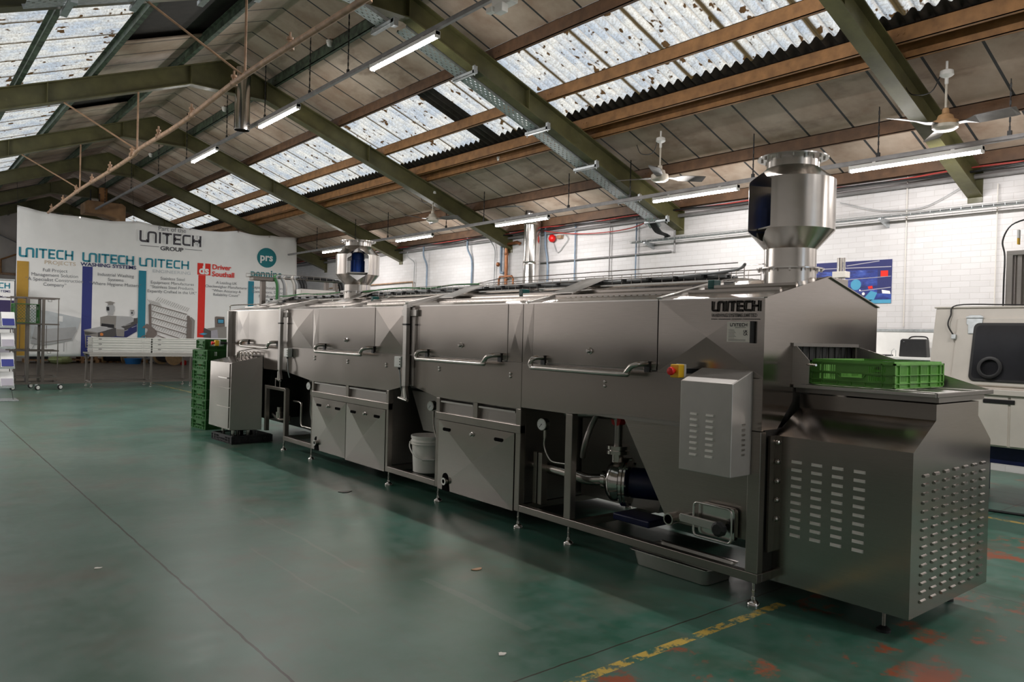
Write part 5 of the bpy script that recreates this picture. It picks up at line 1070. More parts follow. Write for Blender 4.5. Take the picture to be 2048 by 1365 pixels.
LINES = [(1, 'ink_steel', 0.025, [(3.833, 1.235), (3.849, 0.924)]), (1, 'ink_light', 0.012, [(4.715, 1.492), (4.872, 1.552)]), (1, 'ink_light', 0.012, [(4.723, 1.363), (4.807, 1.396)]), (1, 'ink_light', 0.012, [(4.891, 1.453), (5.009, 1.506)]), (2, 'ink_brown', 0.022, [(5.355, 2.078), (6.259, 1.848)]), (2, 'ink_brown', 0.022, [(5.358, 1.909), (6.263, 1.667)]), (2, 'ink_brown', 0.022, [(5.362, 1.74), (6.267, 1.486)]), (2, 'ink_brown', 0.022, [(5.365, 1.571), (6.271, 1.305)]), (2, 'ink_brown', 0.022, [(5.464, 1.391), (6.168, 1.164)]), (2, 'ink_steel', 0.01, [(5.46, 2.177), (5.534, 2.283)]), (2, 'ink_steel', 0.01, [(5.511, 2.16), (5.585, 2.266)]), (2, 'ink_steel', 0.01, [(5.563, 2.143), (5.636, 2.249)]), (2, 'ink_steel', 0.01, [(5.614, 2.126), (5.688, 2.232)]), (2, 'ink_steel', 0.01, [(5.666, 2.109), (5.739, 2.215)]), (2, 'ink_steel', 0.01, [(5.717, 2.092), (5.791, 2.198)]), (2, 'ink_steel', 0.01, [(5.769, 2.075), (5.842, 2.181)]), (2, 'ink_steel', 0.01, [(5.822, 2.057), (5.894, 2.164)]), (2, 'ink_steel', 0.01, [(5.874, 2.04), (5.946, 2.146)]), (2, 'ink_steel', 0.01, [(5.926, 2.022), (5.999, 2.129)]), (2, 'ink_steel', 0.01, [(5.979, 2.005), (6.051, 2.112)]), (2, 'ink_steel', 0.01, [(6.032, 1.987), (6.104, 2.094)]), (2, 'ink_steel', 0.01, [(6.085, 1.97), (6.156, 2.077)]), (2, 'ink_steel', 0.01, [(6.138, 1.952), (6.209, 2.059)]), (2, 'ink_steel', 0.01, [(6.191, 1.934), (6.262, 2.041)]), (2, 'ink_steel', 0.01, [(6.245, 1.917), (6.316, 2.024)]), (2, 'ink_steel', 0.01, [(5.376, 1.947), (5.437, 2.058)]), (2, 'ink_steel', 0.01, [(5.432, 1.932), (5.493, 2.043)]), (2, 'ink_steel', 0.01, [(5.487, 1.916), (5.548, 2.027)]), (2, 'ink_steel', 0.01, [(5.542, 1.9), (5.604, 2.012)]), (2, 'ink_steel', 0.01, [(5.598, 1.884), (5.659, 1.996)]), (2, 'ink_steel', 0.01, [(5.654, 1.868), (5.715, 1.98)]), (2, 'ink_steel', 0.01, [(5.71, 1.852), (5.772, 1.964)]), (2, 'ink_steel', 0.01, [(5.766, 1.836), (5.828, 1.948)]), (2, 'ink_steel', 0.01, [(5.822, 1.82), (5.885, 1.933)]), (2, 'ink_steel', 0.01, [(5.879, 1.804), (5.942, 1.917)]), (2, 'ink_steel', 0.01, [(5.935, 1.788), (5.999, 1.9)]), (2, 'ink_steel', 0.01, [(5.992, 1.772), (6.056, 1.884)]), (2, 'ink_steel', 0.01, [(6.05, 1.755), (6.113, 1.868)]), (2, 'ink_steel', 0.01, [(6.107, 1.739), (6.171, 1.852)]), (2, 'ink_steel', 0.01, [(6.165, 1.722), (6.229, 1.836)]), (2, 'ink_steel', 0.01, [(6.223, 1.706), (6.287, 1.819)]), (2, 'ink_steel', 0.01, [(5.38, 1.783), (5.441, 1.893)]), (2, 'ink_steel', 0.01, [(5.435, 1.766), (5.496, 1.877)]), (2, 'ink_steel', 0.01, [(5.49, 1.75), (5.551, 1.861)]), (2, 'ink_steel', 0.01, [(5.546, 1.733), (5.607, 1.844)]), (2, 'ink_steel', 0.01, [(5.601, 1.717), (5.663, 1.828)]), (2, 'ink_steel', 0.01, [(5.657, 1.7), (5.719, 1.812)]), (2, 'ink_steel', 0.01, [(5.713, 1.684), (5.775, 1.795)]), (2, 'ink_steel', 0.01, [(5.769, 1.667), (5.832, 1.779)]), (2, 'ink_steel', 0.01, [(5.826, 1.65), (5.888, 1.762)]), (2, 'ink_steel', 0.01, [(5.882, 1.633), (5.945, 1.745)]), (2, 'ink_steel', 0.01, [(5.939, 1.616), (6.002, 1.729)]), (2, 'ink_steel', 0.01, [(5.996, 1.599), (6.059, 1.712)]), (2, 'ink_steel', 0.01, [(6.053, 1.582), (6.117, 1.695)]), (2, 'ink_steel', 0.01, [(6.111, 1.565), (6.174, 1.678)]), (2, 'ink_steel', 0.01, [(6.168, 1.548), (6.232, 1.661)]), (2, 'ink_steel', 0.01, [(6.226, 1.531), (6.29, 1.644)]), (2, 'ink_steel', 0.01, [(5.383, 1.618), (5.444, 1.728)]), (2, 'ink_steel', 0.01, [(5.438, 1.601), (5.499, 1.711)]), (2, 'ink_steel', 0.01, [(5.493, 1.583), (5.555, 1.694)]), (2, 'ink_steel', 0.01, [(5.549, 1.566), (5.61, 1.677)]), (2, 'ink_steel', 0.01, [(5.605, 1.549), (5.666, 1.66)]), (2, 'ink_steel', 0.01, [(5.66, 1.532), (5.722, 1.643)]), (2, 'ink_steel', 0.01, [(5.716, 1.515), (5.779, 1.626)]), (2, 'ink_steel', 0.01, [(5.773, 1.497), (5.835, 1.609)]), (2, 'ink_steel', 0.01, [(5.829, 1.48), (5.892, 1.591)]), (2, 'ink_steel', 0.01, [(5.886, 1.462), (5.949, 1.574)]), (2, 'ink_steel', 0.01, [(5.943, 1.445), (6.006, 1.557)]), (2, 'ink_steel', 0.01, [(6.0, 1.427), (6.063, 1.539)]), (2, 'ink_steel', 0.01, [(6.057, 1.409), (6.12, 1.522)]), (2, 'ink_steel', 0.01, [(6.114, 1.392), (6.178, 1.504)]), (2, 'ink_steel', 0.01, [(6.172, 1.374), (6.236, 1.486)]), (2, 'ink_steel', 0.01, [(6.23, 1.356), (6.294, 1.469)]), (2, 'ink_steel', 0.01, [(5.386, 1.453), (5.447, 1.563)]), (2, 'ink_steel', 0.01, [(5.442, 1.435), (5.503, 1.545)]), (2, 'ink_steel', 0.01, [(5.497, 1.417), (5.558, 1.528)]), (2, 'ink_steel', 0.01, [(5.552, 1.399), (5.614, 1.51)]), (2, 'ink_steel', 0.01, [(5.608, 1.381), (5.67, 1.492)]), (2, 'ink_steel', 0.01, [(5.664, 1.364), (5.726, 1.474)]), (2, 'ink_steel', 0.01, [(5.72, 1.346), (5.782, 1.457)]), (2, 'ink_steel', 0.01, [(5.776, 1.328), (5.839, 1.439)]), (2, 'ink_steel', 0.01, [(5.833, 1.309), (5.895, 1.421)]), (2, 'ink_steel', 0.01, [(5.889, 1.291), (5.952, 1.403)]), (2, 'ink_steel', 0.01, [(5.946, 1.273), (6.009, 1.385)]), (2, 'ink_steel', 0.01, [(6.003, 1.255), (6.067, 1.367)]), (2, 'ink_steel', 0.01, [(6.061, 1.236), (6.124, 1.348)]), (2, 'ink_steel', 0.01, [(6.118, 1.218), (6.182, 1.33)]), (2, 'ink_steel', 0.01, [(6.176, 1.199), (6.24, 1.312)]), (2, 'ink_steel', 0.01, [(6.234, 1.181), (6.298, 1.293)]), (2, 'ink_steel', 0.01, [(5.336, 2.104), (5.258, 2.208)]), (2, 'ink_steel', 0.01, [(5.38, 2.092), (5.302, 2.197)]), (2, 'ink_steel', 0.01, [(5.424, 2.081), (5.347, 2.185)]), (2, 'ink_steel', 0.01, [(5.469, 2.069), (5.391, 2.174)]), (2, 'ink_steel', 0.01, [(5.513, 2.058), (5.435, 2.163)]), (2, 'ink_steel', 0.01, [(5.558, 2.046), (5.48, 2.151)]), (2, 'ink_steel', 0.01, [(5.603, 2.034), (5.525, 2.14)]), (2, 'ink_brown', 0.025, [(5.517, 1.263), (5.788, 1.165)]), (2, 'ink_brown', 0.025, [(5.129, 1.208), (5.166, 1.236), (5.252, 1.264)]), (4, 'ink_light', 0.02, [(2.676, 0.843), (2.819, 1.143), (2.922, 1.369)]), (4, 'ink_light', 0.02, [(3.372, 1.101), (3.367, 0.823)]), (4, 'ink_steel', 0.015, [(2.692, 1.165), (2.928, 1.045), (3.538, 1.142)])]
for pid in (1, 2, 3, 4):      # each printed picture is one flat print of several inks
    mb = MB(); idx = []; inks = []
    def ink(m, n0):
        if m not in inks: inks.append(m)
        idx.extend([inks.index(m)]*(len(mb.f)-n0))
    for k, (q, m, pts) in enumerate(PICT):
        if q == pid: n0 = len(mb.f); poly(mb, PB, pts, .003+.00035*k); ink(m, n0)
    for q, m, w, pts in LINES:
        if q == pid: n0 = len(mb.f); stroke(mb, PB, pts, w, .026 if m != 'ink_steel' else .0255); ink(m, n0)
    o = mb.build('printed_picture', inks[0], BN)
    for m in inks[1:]: o.data.materials.append(MT[m])
    for p, q in zip(o.data.polygons, idx): p.material_index = q
# ================================================================ roll-up stand and brochure rack
R = thing('pull_up_banner', 'white and violet pull-up display banner standing behind the brochure rack', 'display banner', (1.85, 21.0, 0))
PR = Plane((0, 21.0, 0), (1, 0, 0), (0, 0, 1))
MB().box(1.45, 2.262, 21.0, 21.006, .10, 2.48).build('sheet', 'banner', R); MB().box(1.43, 2.27, 20.97, 21.03, 2.48, 2.51).build('top_rail', 'galv', R); MB().box(1.43, 2.29, 20.90, 21.10, .0, .10).build('cassette', 'galv', R, .01)
def rp_(nm, m, fn): b = MB(); fn(b); b.build(nm, m, R)
rp_('printed_panel', 'ink_violet', lambda b: rect(b, PR, 1.45, 2.262, 1.35, 2.02, .003)); rp_('wordmark', 'ink_teal', lambda b: wordmark(b, PR, 1.50, 2.29, .68, .13, .003, .2)); rp_('lettering', 'ink_navy', lambda b: text(b, PR, 'WASHING SYSTEMS', 2.19, 2.20, .075, .003, 'RIGHT', .02, 1.1))
rp_('lettering', 'ink_violet', lambda b: text(b, PR, '\u201cWhere Hygiene Matters\u201d', 2.24, 2.07, .072, .003, 'RIGHT', .008)); rp_('printed_panel', 'ink_lilac', lambda b: (rect(b, PR, 1.5, 2.2, .55, 1.25, .003), rect(b, PR, 1.45, 2.262, 1.62, 1.64, .005))); rp_('printed_panel', 'ink_blue', lambda b: rect(b, PR, 1.45, 2.262, .10, .30, .003))
K = thing('brochure_rack', 'folding zigzag brochure rack holding leaflets in front of the pull-up banner', 'brochure rack', (1.75, 17.5, 0))
lev = [1.60, 1.20, .82, .45]
for i, z in enumerate(lev):
    MB().prism([(1.42, 17.30, z-.18), (1.90, 17.30, z-.18), (1.90, 17.50, z+.10), (1.42, 17.50, z+.10)], (0, .006, 0)).build('pocket', 'galv', K)
    MB().box(1.42, 1.90, 17.28, 17.36, z-.20, z-.16).build('pocket_lip', 'galv', K)
    for q, m in ((0, 'ink_white'), (1, 'ink_white')):
        MB().prism([(1.44+.235*q, 17.29, z-.165), (1.655+.235*q, 17.29, z-.165), (1.655+.235*q, 17.475, z+.105), (1.44+.235*q, 17.475, z+.105)], (0, -.012, .002)).build('leaflet', m, K)
        MB().prism([(1.45+.235*q, 17.273, z-.15), (1.645+.235*q, 17.273, z-.15), (1.645+.235*q, 17.373, z-.02), (1.45+.235*q, 17.373, z-.02)], (0, -.004, .001)).build('leaflet_print', 'ink_blue' if i % 2 == 0 else 'ink_lilac', K)
    for x in (1.425, 1.895):
        z2 = lev[i+1] if i < 3 else .06
        MB().bar((x, 17.50, z+.10), (x, 17.72, (z+z2)/2-.04), .008, .012).build('link', 'black', K); MB().bar((x, 17.72, (z+z2)/2-.04), (x, 17.32, z2-.10), .008, .012).build('link', 'black', K)
MB().prism([(1.40, 17.25, 0), (1.97, 17.25, 0), (1.97, 17.75, 0), (1.40, 17.75, 0)], (0, 0, .02)).build('foot', 'galv', K, .004)
# ================================================================ trolley with a crate
TR = thing('rack_trolley', 'open square-tube rack trolley on castors before the banner', 'trolley', (2.6, 20.2, 0))
def tp(nm, p, q, w=.035, m='steel_trolley'): return MB().bar(p, q, w, w).build(nm, m, TR)
ya, yc2 = 19.95, 20.65
for x in (2.20, 2.42, 2.655, 2.715): tp('upright', (x, ya+.15 if x in (2.2, 2.655) else ya, .16), (x, ya+.15 if x in (2.2, 2.655) else ya, 2.08), .055)
tp('upright', (2.47, 20.6, .16), (2.47, 20.6, 2.08), .045)
for x in (2.10, 3.015): MB().cyl((x, ya+.05, .28), (x, ya+.05, 2.07), .010, 8).build('rod', 'steel_trolley', TR)
for z in (.285, .885, 1.485, 2.075):
    tp('shelf_rail', (2.08, ya+.02, z), (3.03, ya+.02, z), .032); tp('shelf_rail', (2.08, yc2, z), (3.03, yc2, z), .028)
    tp('shelf_rail', (2.42, ya, z), (2.42, yc2, z), .028); tp('shelf_rail', (3.02, ya+.04, z), (3.02, yc2, z), .02)
for z in (.33, .93, 1.60): MB().tube([(2.08, ya-.02, z-.05), (2.08, ya-.02, z), (2.46, ya-.02, z), (2.46, ya-.02, z-.05)], .008, 6).build('hook_bar', 'steel_trolley', TR)
for x in (2.3, 2.75, 2.82):
    MB().cyl((x, ya+.3, .93), (x, ya+.3, 1.46), .007, 6).build('rod', 'steel_trolley', TR)
for x, z in ((2.34, 2.0), (2.80, 2.0), (2.80, .83)): MB().tube([(x, ya, z+.07), (x, ya, z), (x+.07, ya, z), (x+.07, ya, z+.07)], .006, 6).build('hook', 'steel_trolley', TR)
tp('base_rail', (2.08, ya-.02, .15), (3.14, ya-.02, .155), .04); tp('base_rail', (2.08, yc2, .15), (3.1, yc2, .15), .04); tp('base_rail', (2.12, ya, .15), (2.12, yc2, .15), .04); tp('base_rail', (3.05, ya, .15), (3.05, yc2, .15), .04)
for x, y in ((2.14, ya+.1), (2.60, ya-.03), (3.05, ya+.02), (2.55, yc2-.05)):
    o = MB().box(x-.025, x+.025, y-.03, y+.03, .095, .135).build('castor', 'galv', TR)
    MB().lathe([(.02, -.018), (.055, -.018), (.060, -.012), (.060, .012), (.055, .018), (.02, .018)], (x+.02, y-.02, .060), 20, (.5, -.87, 0)).build('tyre', 'black', o, smooth=30)
    MB().lathe([(.0001, -.021), (.040, -.021), (.042, .021), (.0001, .021)], (x+.02, y-.02, .060), 16, (.5, -.87, 0)).build('wheel_hub', 'white_plastic', o, smooth=30)
cg = dup(g1, (2.30, 19.88, 1.50), 'green plastic crate tipped on its side on the rack trolley', None); cg['label'] = 'green plastic crate tipped on its side on the rack trolley'
if 'group' in cg: del cg['group']
cg.location = (2.32, 19.80, 1.715); cg.rotation_euler = (math.radians(90), 0, math.radians(20)); cg.scale = (.86, .88, 1.0)
# ================================================================ steel table with milk-white crates
TB = thing('steel_table', 'long stainless steel table with lower rails carrying white crates before the banner', 'table', (4.95, 20.75, 0))
MB().box(3.72, 6.12, 20.38, 21.12, .80, .835).build('table_top', 'steel_fine', TB, .003); MB().box(3.74, 6.10, 20.395, 20.42, .745, .80).build('apron', 'steel_fine', TB)
MB().box(3.74, 6.10, 21.08, 21.10, .745, .80).build('apron', 'steel_fine', TB)
for x in (3.79, 5.115, 6.06):
    for y in (20.42, 21.05):
        o = MB().box(x-.022, x+.022, y-.022, y+.022, .09, .80).build('leg', 'steel_trolley', TB); MB().lathe([(.010, .09), (.010, .03), (.034, .014), (.034, 0)], (x, y, 0), 14).build('foot', 'tube', o, smooth=40)
for y in (20.42, 21.05): MB().box(3.79, 6.06, y-.018, y+.018, .115, .15).build('lower_rail', 'steel_trolley', TB)
for x in (3.79, 5.115, 6.06): MB().box(x-.016, x+.016, 20.42, 21.05, .115, .15).build('lower_rail', 'steel_trolley', TB)
def wcrate(loc, label):
    t = thing('white_crate', label, 'crate', loc, 'white crates on the steel table'); ORG[t.name] = V((0, 0, 0)); lx, ly, h = .655, .285, .122
    b = MB(); b.box(-lx, lx, -ly, -ly+.008, 0, h-.01); b.box(-lx, lx, ly-.008, ly, 0, h-.01); b.box(-lx, -lx+.008, -ly, ly, 0, h-.01); b.box(lx-.008, lx, -ly, ly, 0, h-.01); b.box(-lx, lx, -ly, ly, 0, .006); b.build('body', 'crate_white', t)
    b = MB()
    for z in (h-.016, h*.45): b.box(-lx-.012, lx+.012, -ly-.012, -ly, z, z+.014); b.box(-lx-.012, lx+.012, ly, ly+.012, z, z+.014); b.box(-lx-.012, -lx, -ly, ly, z, z+.014); b.box(lx, lx+.012, -ly, ly, z, z+.014)
    for x in (-lx+.02, -lx+.20, lx-.20, lx-.02): b.box(x-.012, x+.012, -ly-.010, -ly, .004, h-.01)
    b.build('rim', 'crate_white', t)
    b = MB(); b.box(-lx+.13, -lx+.20, -ly-.0125, -ly-.010, h*.60, h*.78); b.build('hand_hole', 'rail_grey', t)
    return t
nmW = ['lowest', 'second from the tabletop', 'topmost']
w0 = wcrate((4.46, 20.74, .835), 'milk-white slatted crate, lowest of the stack at the trolley end')
for k in (1, 2): dup(w0, (4.46, 20.74, .835+.1225*k), 'milk-white slatted crate, '+nmW[k]+' of the stack at the trolley end')
for k in range(3): dup(w0, (5.80, 20.74, .835+.1225*k), 'milk-white slatted crate, '+nmW[k]+' of the stack by the green crates')
# ================================================================ things stored by the end wall
def pallet(x, y, w, label, z=0):
    t = thing('pallet', label, 'pallet', (x, y, z), 'pallets by the end wall')
    for k in range(7): MB().box(x+k*w/7, x+(k+.72)*w/7, y, y+1.0, z+.122, z+.144).build('deck_board', 'wood', t)
    for q in (0, .45, .9):
        MB().box(x, x+w, y+q, y+q+.1, z+.10, z+.122).build('stringer', 'wood', t)
        for e in (0, .45, .88): MB().box(x+w*e, x+w*e+.12, y+q, y+q+.1, z+.0, z+.10).build('block', 'wood', t)
    return t
pallet(4.0, 33.4, 1.0, 'wooden pallet on the floor behind the trolley, carrying the black storage box'); pallet(5.3, 33.5, 1.2, 'wooden pallet under another pallet beyond the table'); pallet(5.35, 33.55, 1.1, 'wooden pallet lying on top of another beyond the table', .1445); pallet(6.6, 33.7, .62, 'narrow wooden pallet beside the small cable reel'); pallet(7.3, 33.6, 1.0, 'wooden pallet behind the blue tub')
tag(MB().box(4.15, 4.75, 33.6, 34.2, .145, .62).build('storage_box', 'black', None, .01), 'black storage box standing on the pallet behind the trolley', 'box')
tag(MB().box(5.04, 5.27, 33.45, 33.95, .0, .5).build('storage_box', 'black', None, .01), 'black upright box on the floor between two pallets', 'box')
def reel(x, y, r, w, ang, label):
    t = thing('cable_reel', label, 'cable reel', (x, y, 0), 'cable reels by the end wall'); ax = V((math.cos(ang), math.sin(ang), 0)); c = V((x, y, r))
    for s in (-1, 1): MB().lathe([(.0001, 0), (r, 0), (r, .02), (.0001, .02)], c+ax*(s*w/2-.01), 28, ax).build('flange', 'ply', t, smooth=40)
    MB().lathe([(r*.72, -w/2+.01), (r*.76, -w/4), (r*.72, 0), (r*.76, w/4), (r*.72, w/2-.01)], c, 24, ax).build('cable_wound', 'black', t, smooth=50)
    MB().lathe([(.0001, 0), (.03, 0), (.03, .01), (.0001, .01)], c-ax*(w/2+.02), 12, ax).build('hub_hole', 'black', t)
reel(8.55, 31.7, .36, 1.0, math.radians(-78+180), 'large plywood cable reel wound with black cable near the crate stack'); reel(6.95, 33.2, .32, .7, math.radians(150), 'cable reel turned edge-on between the table legs')
t = thing('plastic_tub', 'blue plastic tub full of oddments on the floor beneath the table', 'tub', (7.5, 32.6, 0))
MB().lathe([(.0001, 0), (.26, 0), (.32, .20), (.34, .20), (.34, .22), (.31, .22), (.25, .02), (.0001, .02)], (7.5, 32.6, 0), 20).build('body', 'blue_tub', t, smooth=40)
t = thing('hose_coil', 'tangled grey cables heaped beside the blue tub', 'cables', (8.3, 32.7, 0))
for k in range(9):
    pts = [(8.3+.32*math.cos(a*1.05+k)*(.6+.05*k), 32.7+.22*math.sin(a+k*2), .04+.04*k+.05*math.sin(a*2.3+k)) for a in [i*.7 for i in range(11)]]
    MB().tube(smooth_path(pts, 3), .012, 6).build('cable', 'cable_grey' if k % 3 else 'black', t, smooth=60)
t = tag(MB().ball((0, 0, 0), 1, 12).build('foil_bag', 'foil', None, org=(0, 0, 0)), 'crumpled green and yellow foil bag on the floor behind the trolley', 'bag'); t.location = (5.05, 32.9, .15); t.scale = (.42, .25, .17)
tx_ = t.modifiers.new('crumple', 'DISPLACE'); tt = bpy.data.textures.new('crumple', 'CLOUDS'); tt.noise_scale = .4; tx_.texture = tt; tx_.strength = .6
tag(MB().lathe([(.0001, 0), (.10, 0), (.12, .05), (.12, .16), (.07, .2), (.0001, .2)], (9.05, 31.4, 0), 16).build('red_canister', 'red', None, smooth=40), 'small red canister on the floor past the large cable reel', 'canister')
tag(MB().lathe([(.0001, 0), (.13, 0), (.15, .08), (.15, .26), (.08, .3), (.0001, .3)], (9.45, 30.6, 0), 16).build('red_canister', 'orange', None, smooth=40), 'taller orange-red canister half hidden behind the crate stack', 'canister')
# end wall: gas pipes
t = thing('wall_pipe', 'dark painted pipework bracketed to the end wall beside the banner', 'pipe', (2.9, 35.3, 3.5))
MB().tube([(-1.5, 35.32, 3.42), (9, 35.32, 3.38)], .045, 8).build('pipe_run', 'pipe_rust', t); MB().tube([(3.35, 35.30, 3.42), (3.35, 35.30, 3.95), (5.6, 35.30, 5.0)], .035, 8).build('pipe_branch', 'rust', t); MB().tube([(2.6, 35.30, 5.2), (4.4, 35.30, 4.4)], .02, 8).build('pipe_branch', 'rail_grey', t); MB().tube([(3.85, 35.33, 5.5), (3.85, 35.33, 2.3)], .012, 6).build('conduit', 'rail_grey', t)
# ================================================================ white steel cabinet by the wall
CB = thing('blasting_cabinet', 'white enamelled cabinet with dark sloping window and glove port beside the wall', 'cabinet', (8.6, 2.1, 0))
fx = 7.90; ya, yb = .2, 3.17
MB().box(fx, 9.25, ya, yb-.03, .585, 1.065).build('lower_case', 'cream', CB, .008)
for y0, y1 in ((ya+.02, 1.2), (1.215, 2.435), (2.455, yb-.05)): MB().box(fx-.010, fx+.005, y0, y1, .60, 1.055).build('lower_panel', 'cream', CB, .004)
MB().box(fx-.018, fx-.008, 2.40, 2.66, .985, 1.025).build('slot_handle', 'black', CB, .012)
MB().box(fx-.03, fx+.08, ya, yb+.0, 1.062, 1.115).build('ledge', 'cream', CB, .006)
MB().box(fx+.10, 9.15, ya+.05, yb-.08, .42, .585).build('plinth', 'navy_motor', CB, .004)
for y in (.35, 3.0):
    for x in (fx+.18, 9.05): MB().box(x-.03, x+.03, y-.03, y+.03, 0, .42).build('leg', 'navy_motor', CB)
# upper case, its front leaning back
def fr_(z): return fx+.02+(z-1.115)*.22
zt = 1.875
MB().prism([(fr_(1.115), ya, 1.115), (9.25, ya, 1.115), (9.25, ya, zt), (fr_(zt), ya, zt)], (0, yb-ya, 0)).build('upper_case', 'cream', CB, .008)
MB().box(fr_(zt)-.012, 9.26, ya, yb+.012, zt, zt+.018).build('lid_flange', 'cream', CB, .004)
def fpt(y, z, d): n = V((-1, 0, .22)).normalized(); return V((fr_(z), y, z))+n*d
def fpoly(pts, d0, d1, nm, m, bev=0):
    mb = MB(); k = len(pts); P = [fpt(y, z, d0) for y, z in pts]+[fpt(y, z, d1) for y, z in pts]
    mb.add(P, [tuple(range(k)), tuple(range(2*k-1, k-1, -1))]+[(i, (i+1) % k, k+(i+1) % k, k+i) for i in range(k)]); return mb.build(nm, m, CB, bev)
fpoly([(.25, 1.14), (2.955, 1.14), (2.955, 1.775), (.25, 1.775)], 0, .022, 'door_leaf', 'cream', .01)
rr = lambda y0, y1, z0, z1, r: [(y+r*math.cos(math.radians(a)), z+r*math.sin(math.radians(a))) for y, z, a0 in ((y1-r, z1-r, 0), (y0+r, z1-r, 90), (y0+r, z0+r, 180), (y1-r, z0+r, 270)) for a in [a0+18*k for k in range(6)]]
fpoly(rr(.4, 2.80, 1.175, 1.725, .05), .020, .034, 'window_seal', 'black', .004)
fpoly(rr(.43, 2.775, 1.20, 1.70, .04), .030, .036, 'window_pane', 'glass_dark')
for y in (2.62, 1.6): 
    n = V((-1, 0, .22)).normalized(); c = fpt(y, 1.30, .036); MB().lathe([(.075, 0), (.105, .0), (.105, .025), (.09, .03), (.075, .028), (.07, -.03), (.0001, -.03)], c, 28, n).build('glove_port', 'black', CB, smooth=40)
for y in (2.80, 1.2):
    fpoly(rr(y-.07, y+.07, 1.70, 1.80, .03), .022, .030, 'hinge', 'galv', .003); fpoly([(y-.075, 1.772), (y+.075, 1.772), (y+.075, 1.784), (y-.075, 1.784)], .028, .04, 'hinge_pin', 'galv')
    fpoly([(y-.045, 1.62), (y+.045, 1.62), (y+.055, 1.71), (y-.055, 1.71)], .022, .030, 'hinge', 'galv', .003)
MB().tube(smooth_path([fpt(2.97, 1.60, .02), fpt(3.03, 1.70, .03), fpt(3.02, 1.80, .02), V((fr_(zt), 2.98, zt+.03)), V((fr_(zt)+.1, 2.6, zt+.035)), V((fr_(zt)+.2, 2.3, zt+.03))]), .007, 6).build('sensor_cable', 'black', CB, smooth=60)
fpoly([(2.945, 1.565), (2.985, 1.565), (2.985, 1.61), (2.945, 1.61)], .02, .045, 'sensor', 'galv', .003)
# steel tower with a cylindrical motor on its top
PK = {}
t = thing('lift_column', 'grey steel lift column with a cylindrical motor, standing on the white cabinet', 'lift column', (8.6, 2.3, zt+.018))
zb_c = zt+.018; x0, y1 = 8.35, 2.65
for y in (y1, y1-.62): MB().box(x0, x0+.10, y-.055, y, zb_c, zb_c+.50).build('column', 'steel_fine', t, .003)
MB().box(x0, x0+.10, y1-.675, y1, zb_c+.50, zb_c+.545).build('cross_head', 'steel_fine', t, .003)
for y in (y1-.105, y1-.185): MB().box(x0+.03, x0+.06, y-.018, y+.018, zb_c, zb_c+.50).build('guide', 'steel_fine', t)
MB().box(x0+.06, x0+.08, y1-.62, y1-.06, zb_c, zb_c+.5).build('back_plate', 'steel_dark', t)
MB().lathe([(.10, 0), (.175, .0), (.185, .015), (.185, .235), (.17, .25), (.0001, .25)], (x0+.14, y1-.30, zb_c+.575), 32).build('motor', 'steel_fine', t, smooth=35)
for a in (.9, 2.2): MB().cyl((x0+.14-.08, y1-.30+.1*(a-1.5), zb_c+.545), (x0+.14-.08, y1-.30+.1*(a-1.5), zb_c+.58), .02, 8).build('motor_foot', 'black', t)
MB().box(x0+.02, x0+.18, y1-.36, y1-.16, zb_c+.826, zb_c+.90).build('terminal_box', 'black', t, .006)
MB().bar((x0+.0, y1-.10, zb_c+.60), (x0+.0, y1-.10, zb_c+.72), .012, .05).build('sticker', 'yellow', t); MB().bar((x0+.0, y1-.10, zb_c+.66), (x0+.0, y1-.10, zb_c+.74), .014, .052).build('sticker', 'white_plastic', t)
MB().tube(smooth_path([(x0+.1, y1-.17, zb_c+.86), (x0+.05, y1-.02, zb_c+.80), (x0+.03, y1+.045, zb_c+.65), (x0+.02, y1+.02, zb_c+.50), (x0-.01, y1+.012, zb_c+.25), (x0-.01, y1+.012, zb_c)]), .008, 6).build('cable', 'black', t, smooth=60)
# ================================================================ things on and by the white wall
xw = XW
t = thing('wall_shelf', 'long white shelf top with a pale rail along the brick wall', 'shelf', (xw-.3, 4.5, 1.33))
MB().box(xw-.40, xw, 3.3, 6.4, 1.318, 1.350).build('shelf_top', 'white_plastic', t, .003); MB().box(xw-.02, xw, 3.3, 6.4, 1.68, 1.715).build('back_rail', 'galv', t); MB().box(xw-.012, xw, 3.3, 6.4, 1.35, 1.68).build('splash_panel', 'white_plastic', t)
for y in (3.5, 4.9, 6.2): MB().prism([(xw, y, 1.318), (xw-.36, y, 1.318), (xw, y, .95)], (0, .03, 0)).build('shelf_bracket', 'galv', t)
t = thing('tool_case', 'black plastic tool case with carry handle standing on the white wall shelf', 'case', (xw-.12, 4.3, 1.35))
MB().prism([(xw-.20, 4.47, 1.352), (xw-.20, 4.12, 1.352), (xw-.20, 4.14, 1.585), (xw-.20, 4.43, 1.585), (xw-.20, 4.455, 1.57)], (.12, 0, 0)).build('shell', 'black', t, .012)
MB().tube(smooth_path([(xw-.14, 4.37, 1.585), (xw-.14, 4.33, 1.612), (xw-.14, 4.24, 1.617), (xw-.14, 4.16, 1.612), (xw-.14, 4.13, 1.585)]), .009, 8).build('handle', 'black', t, smooth=60)
MB().box(xw-.204, xw-.20, 4.40, 4.41, 1.545, 1.552).build('latch', 'galv', t)
tag(MB().box(xw-.30, xw-.10, 4.58, 4.83, 1.352, 1.372).build('notebook', 'black', None, .004), 'flat black notebook lying on the white wall shelf', 'notebook')
tag(MB().tube([(xw-.2, 4.56, 1.352), (xw-.2, 4.56, 1.42), (xw-.2, 4.53, 1.45), (xw-.2, 4.505, 1.43), (xw-.2, 4.505, 1.352)], .004, 6).build('wire_hook', 'galv', None), 'thin bent wire hook standing on the white wall shelf', 'wire')
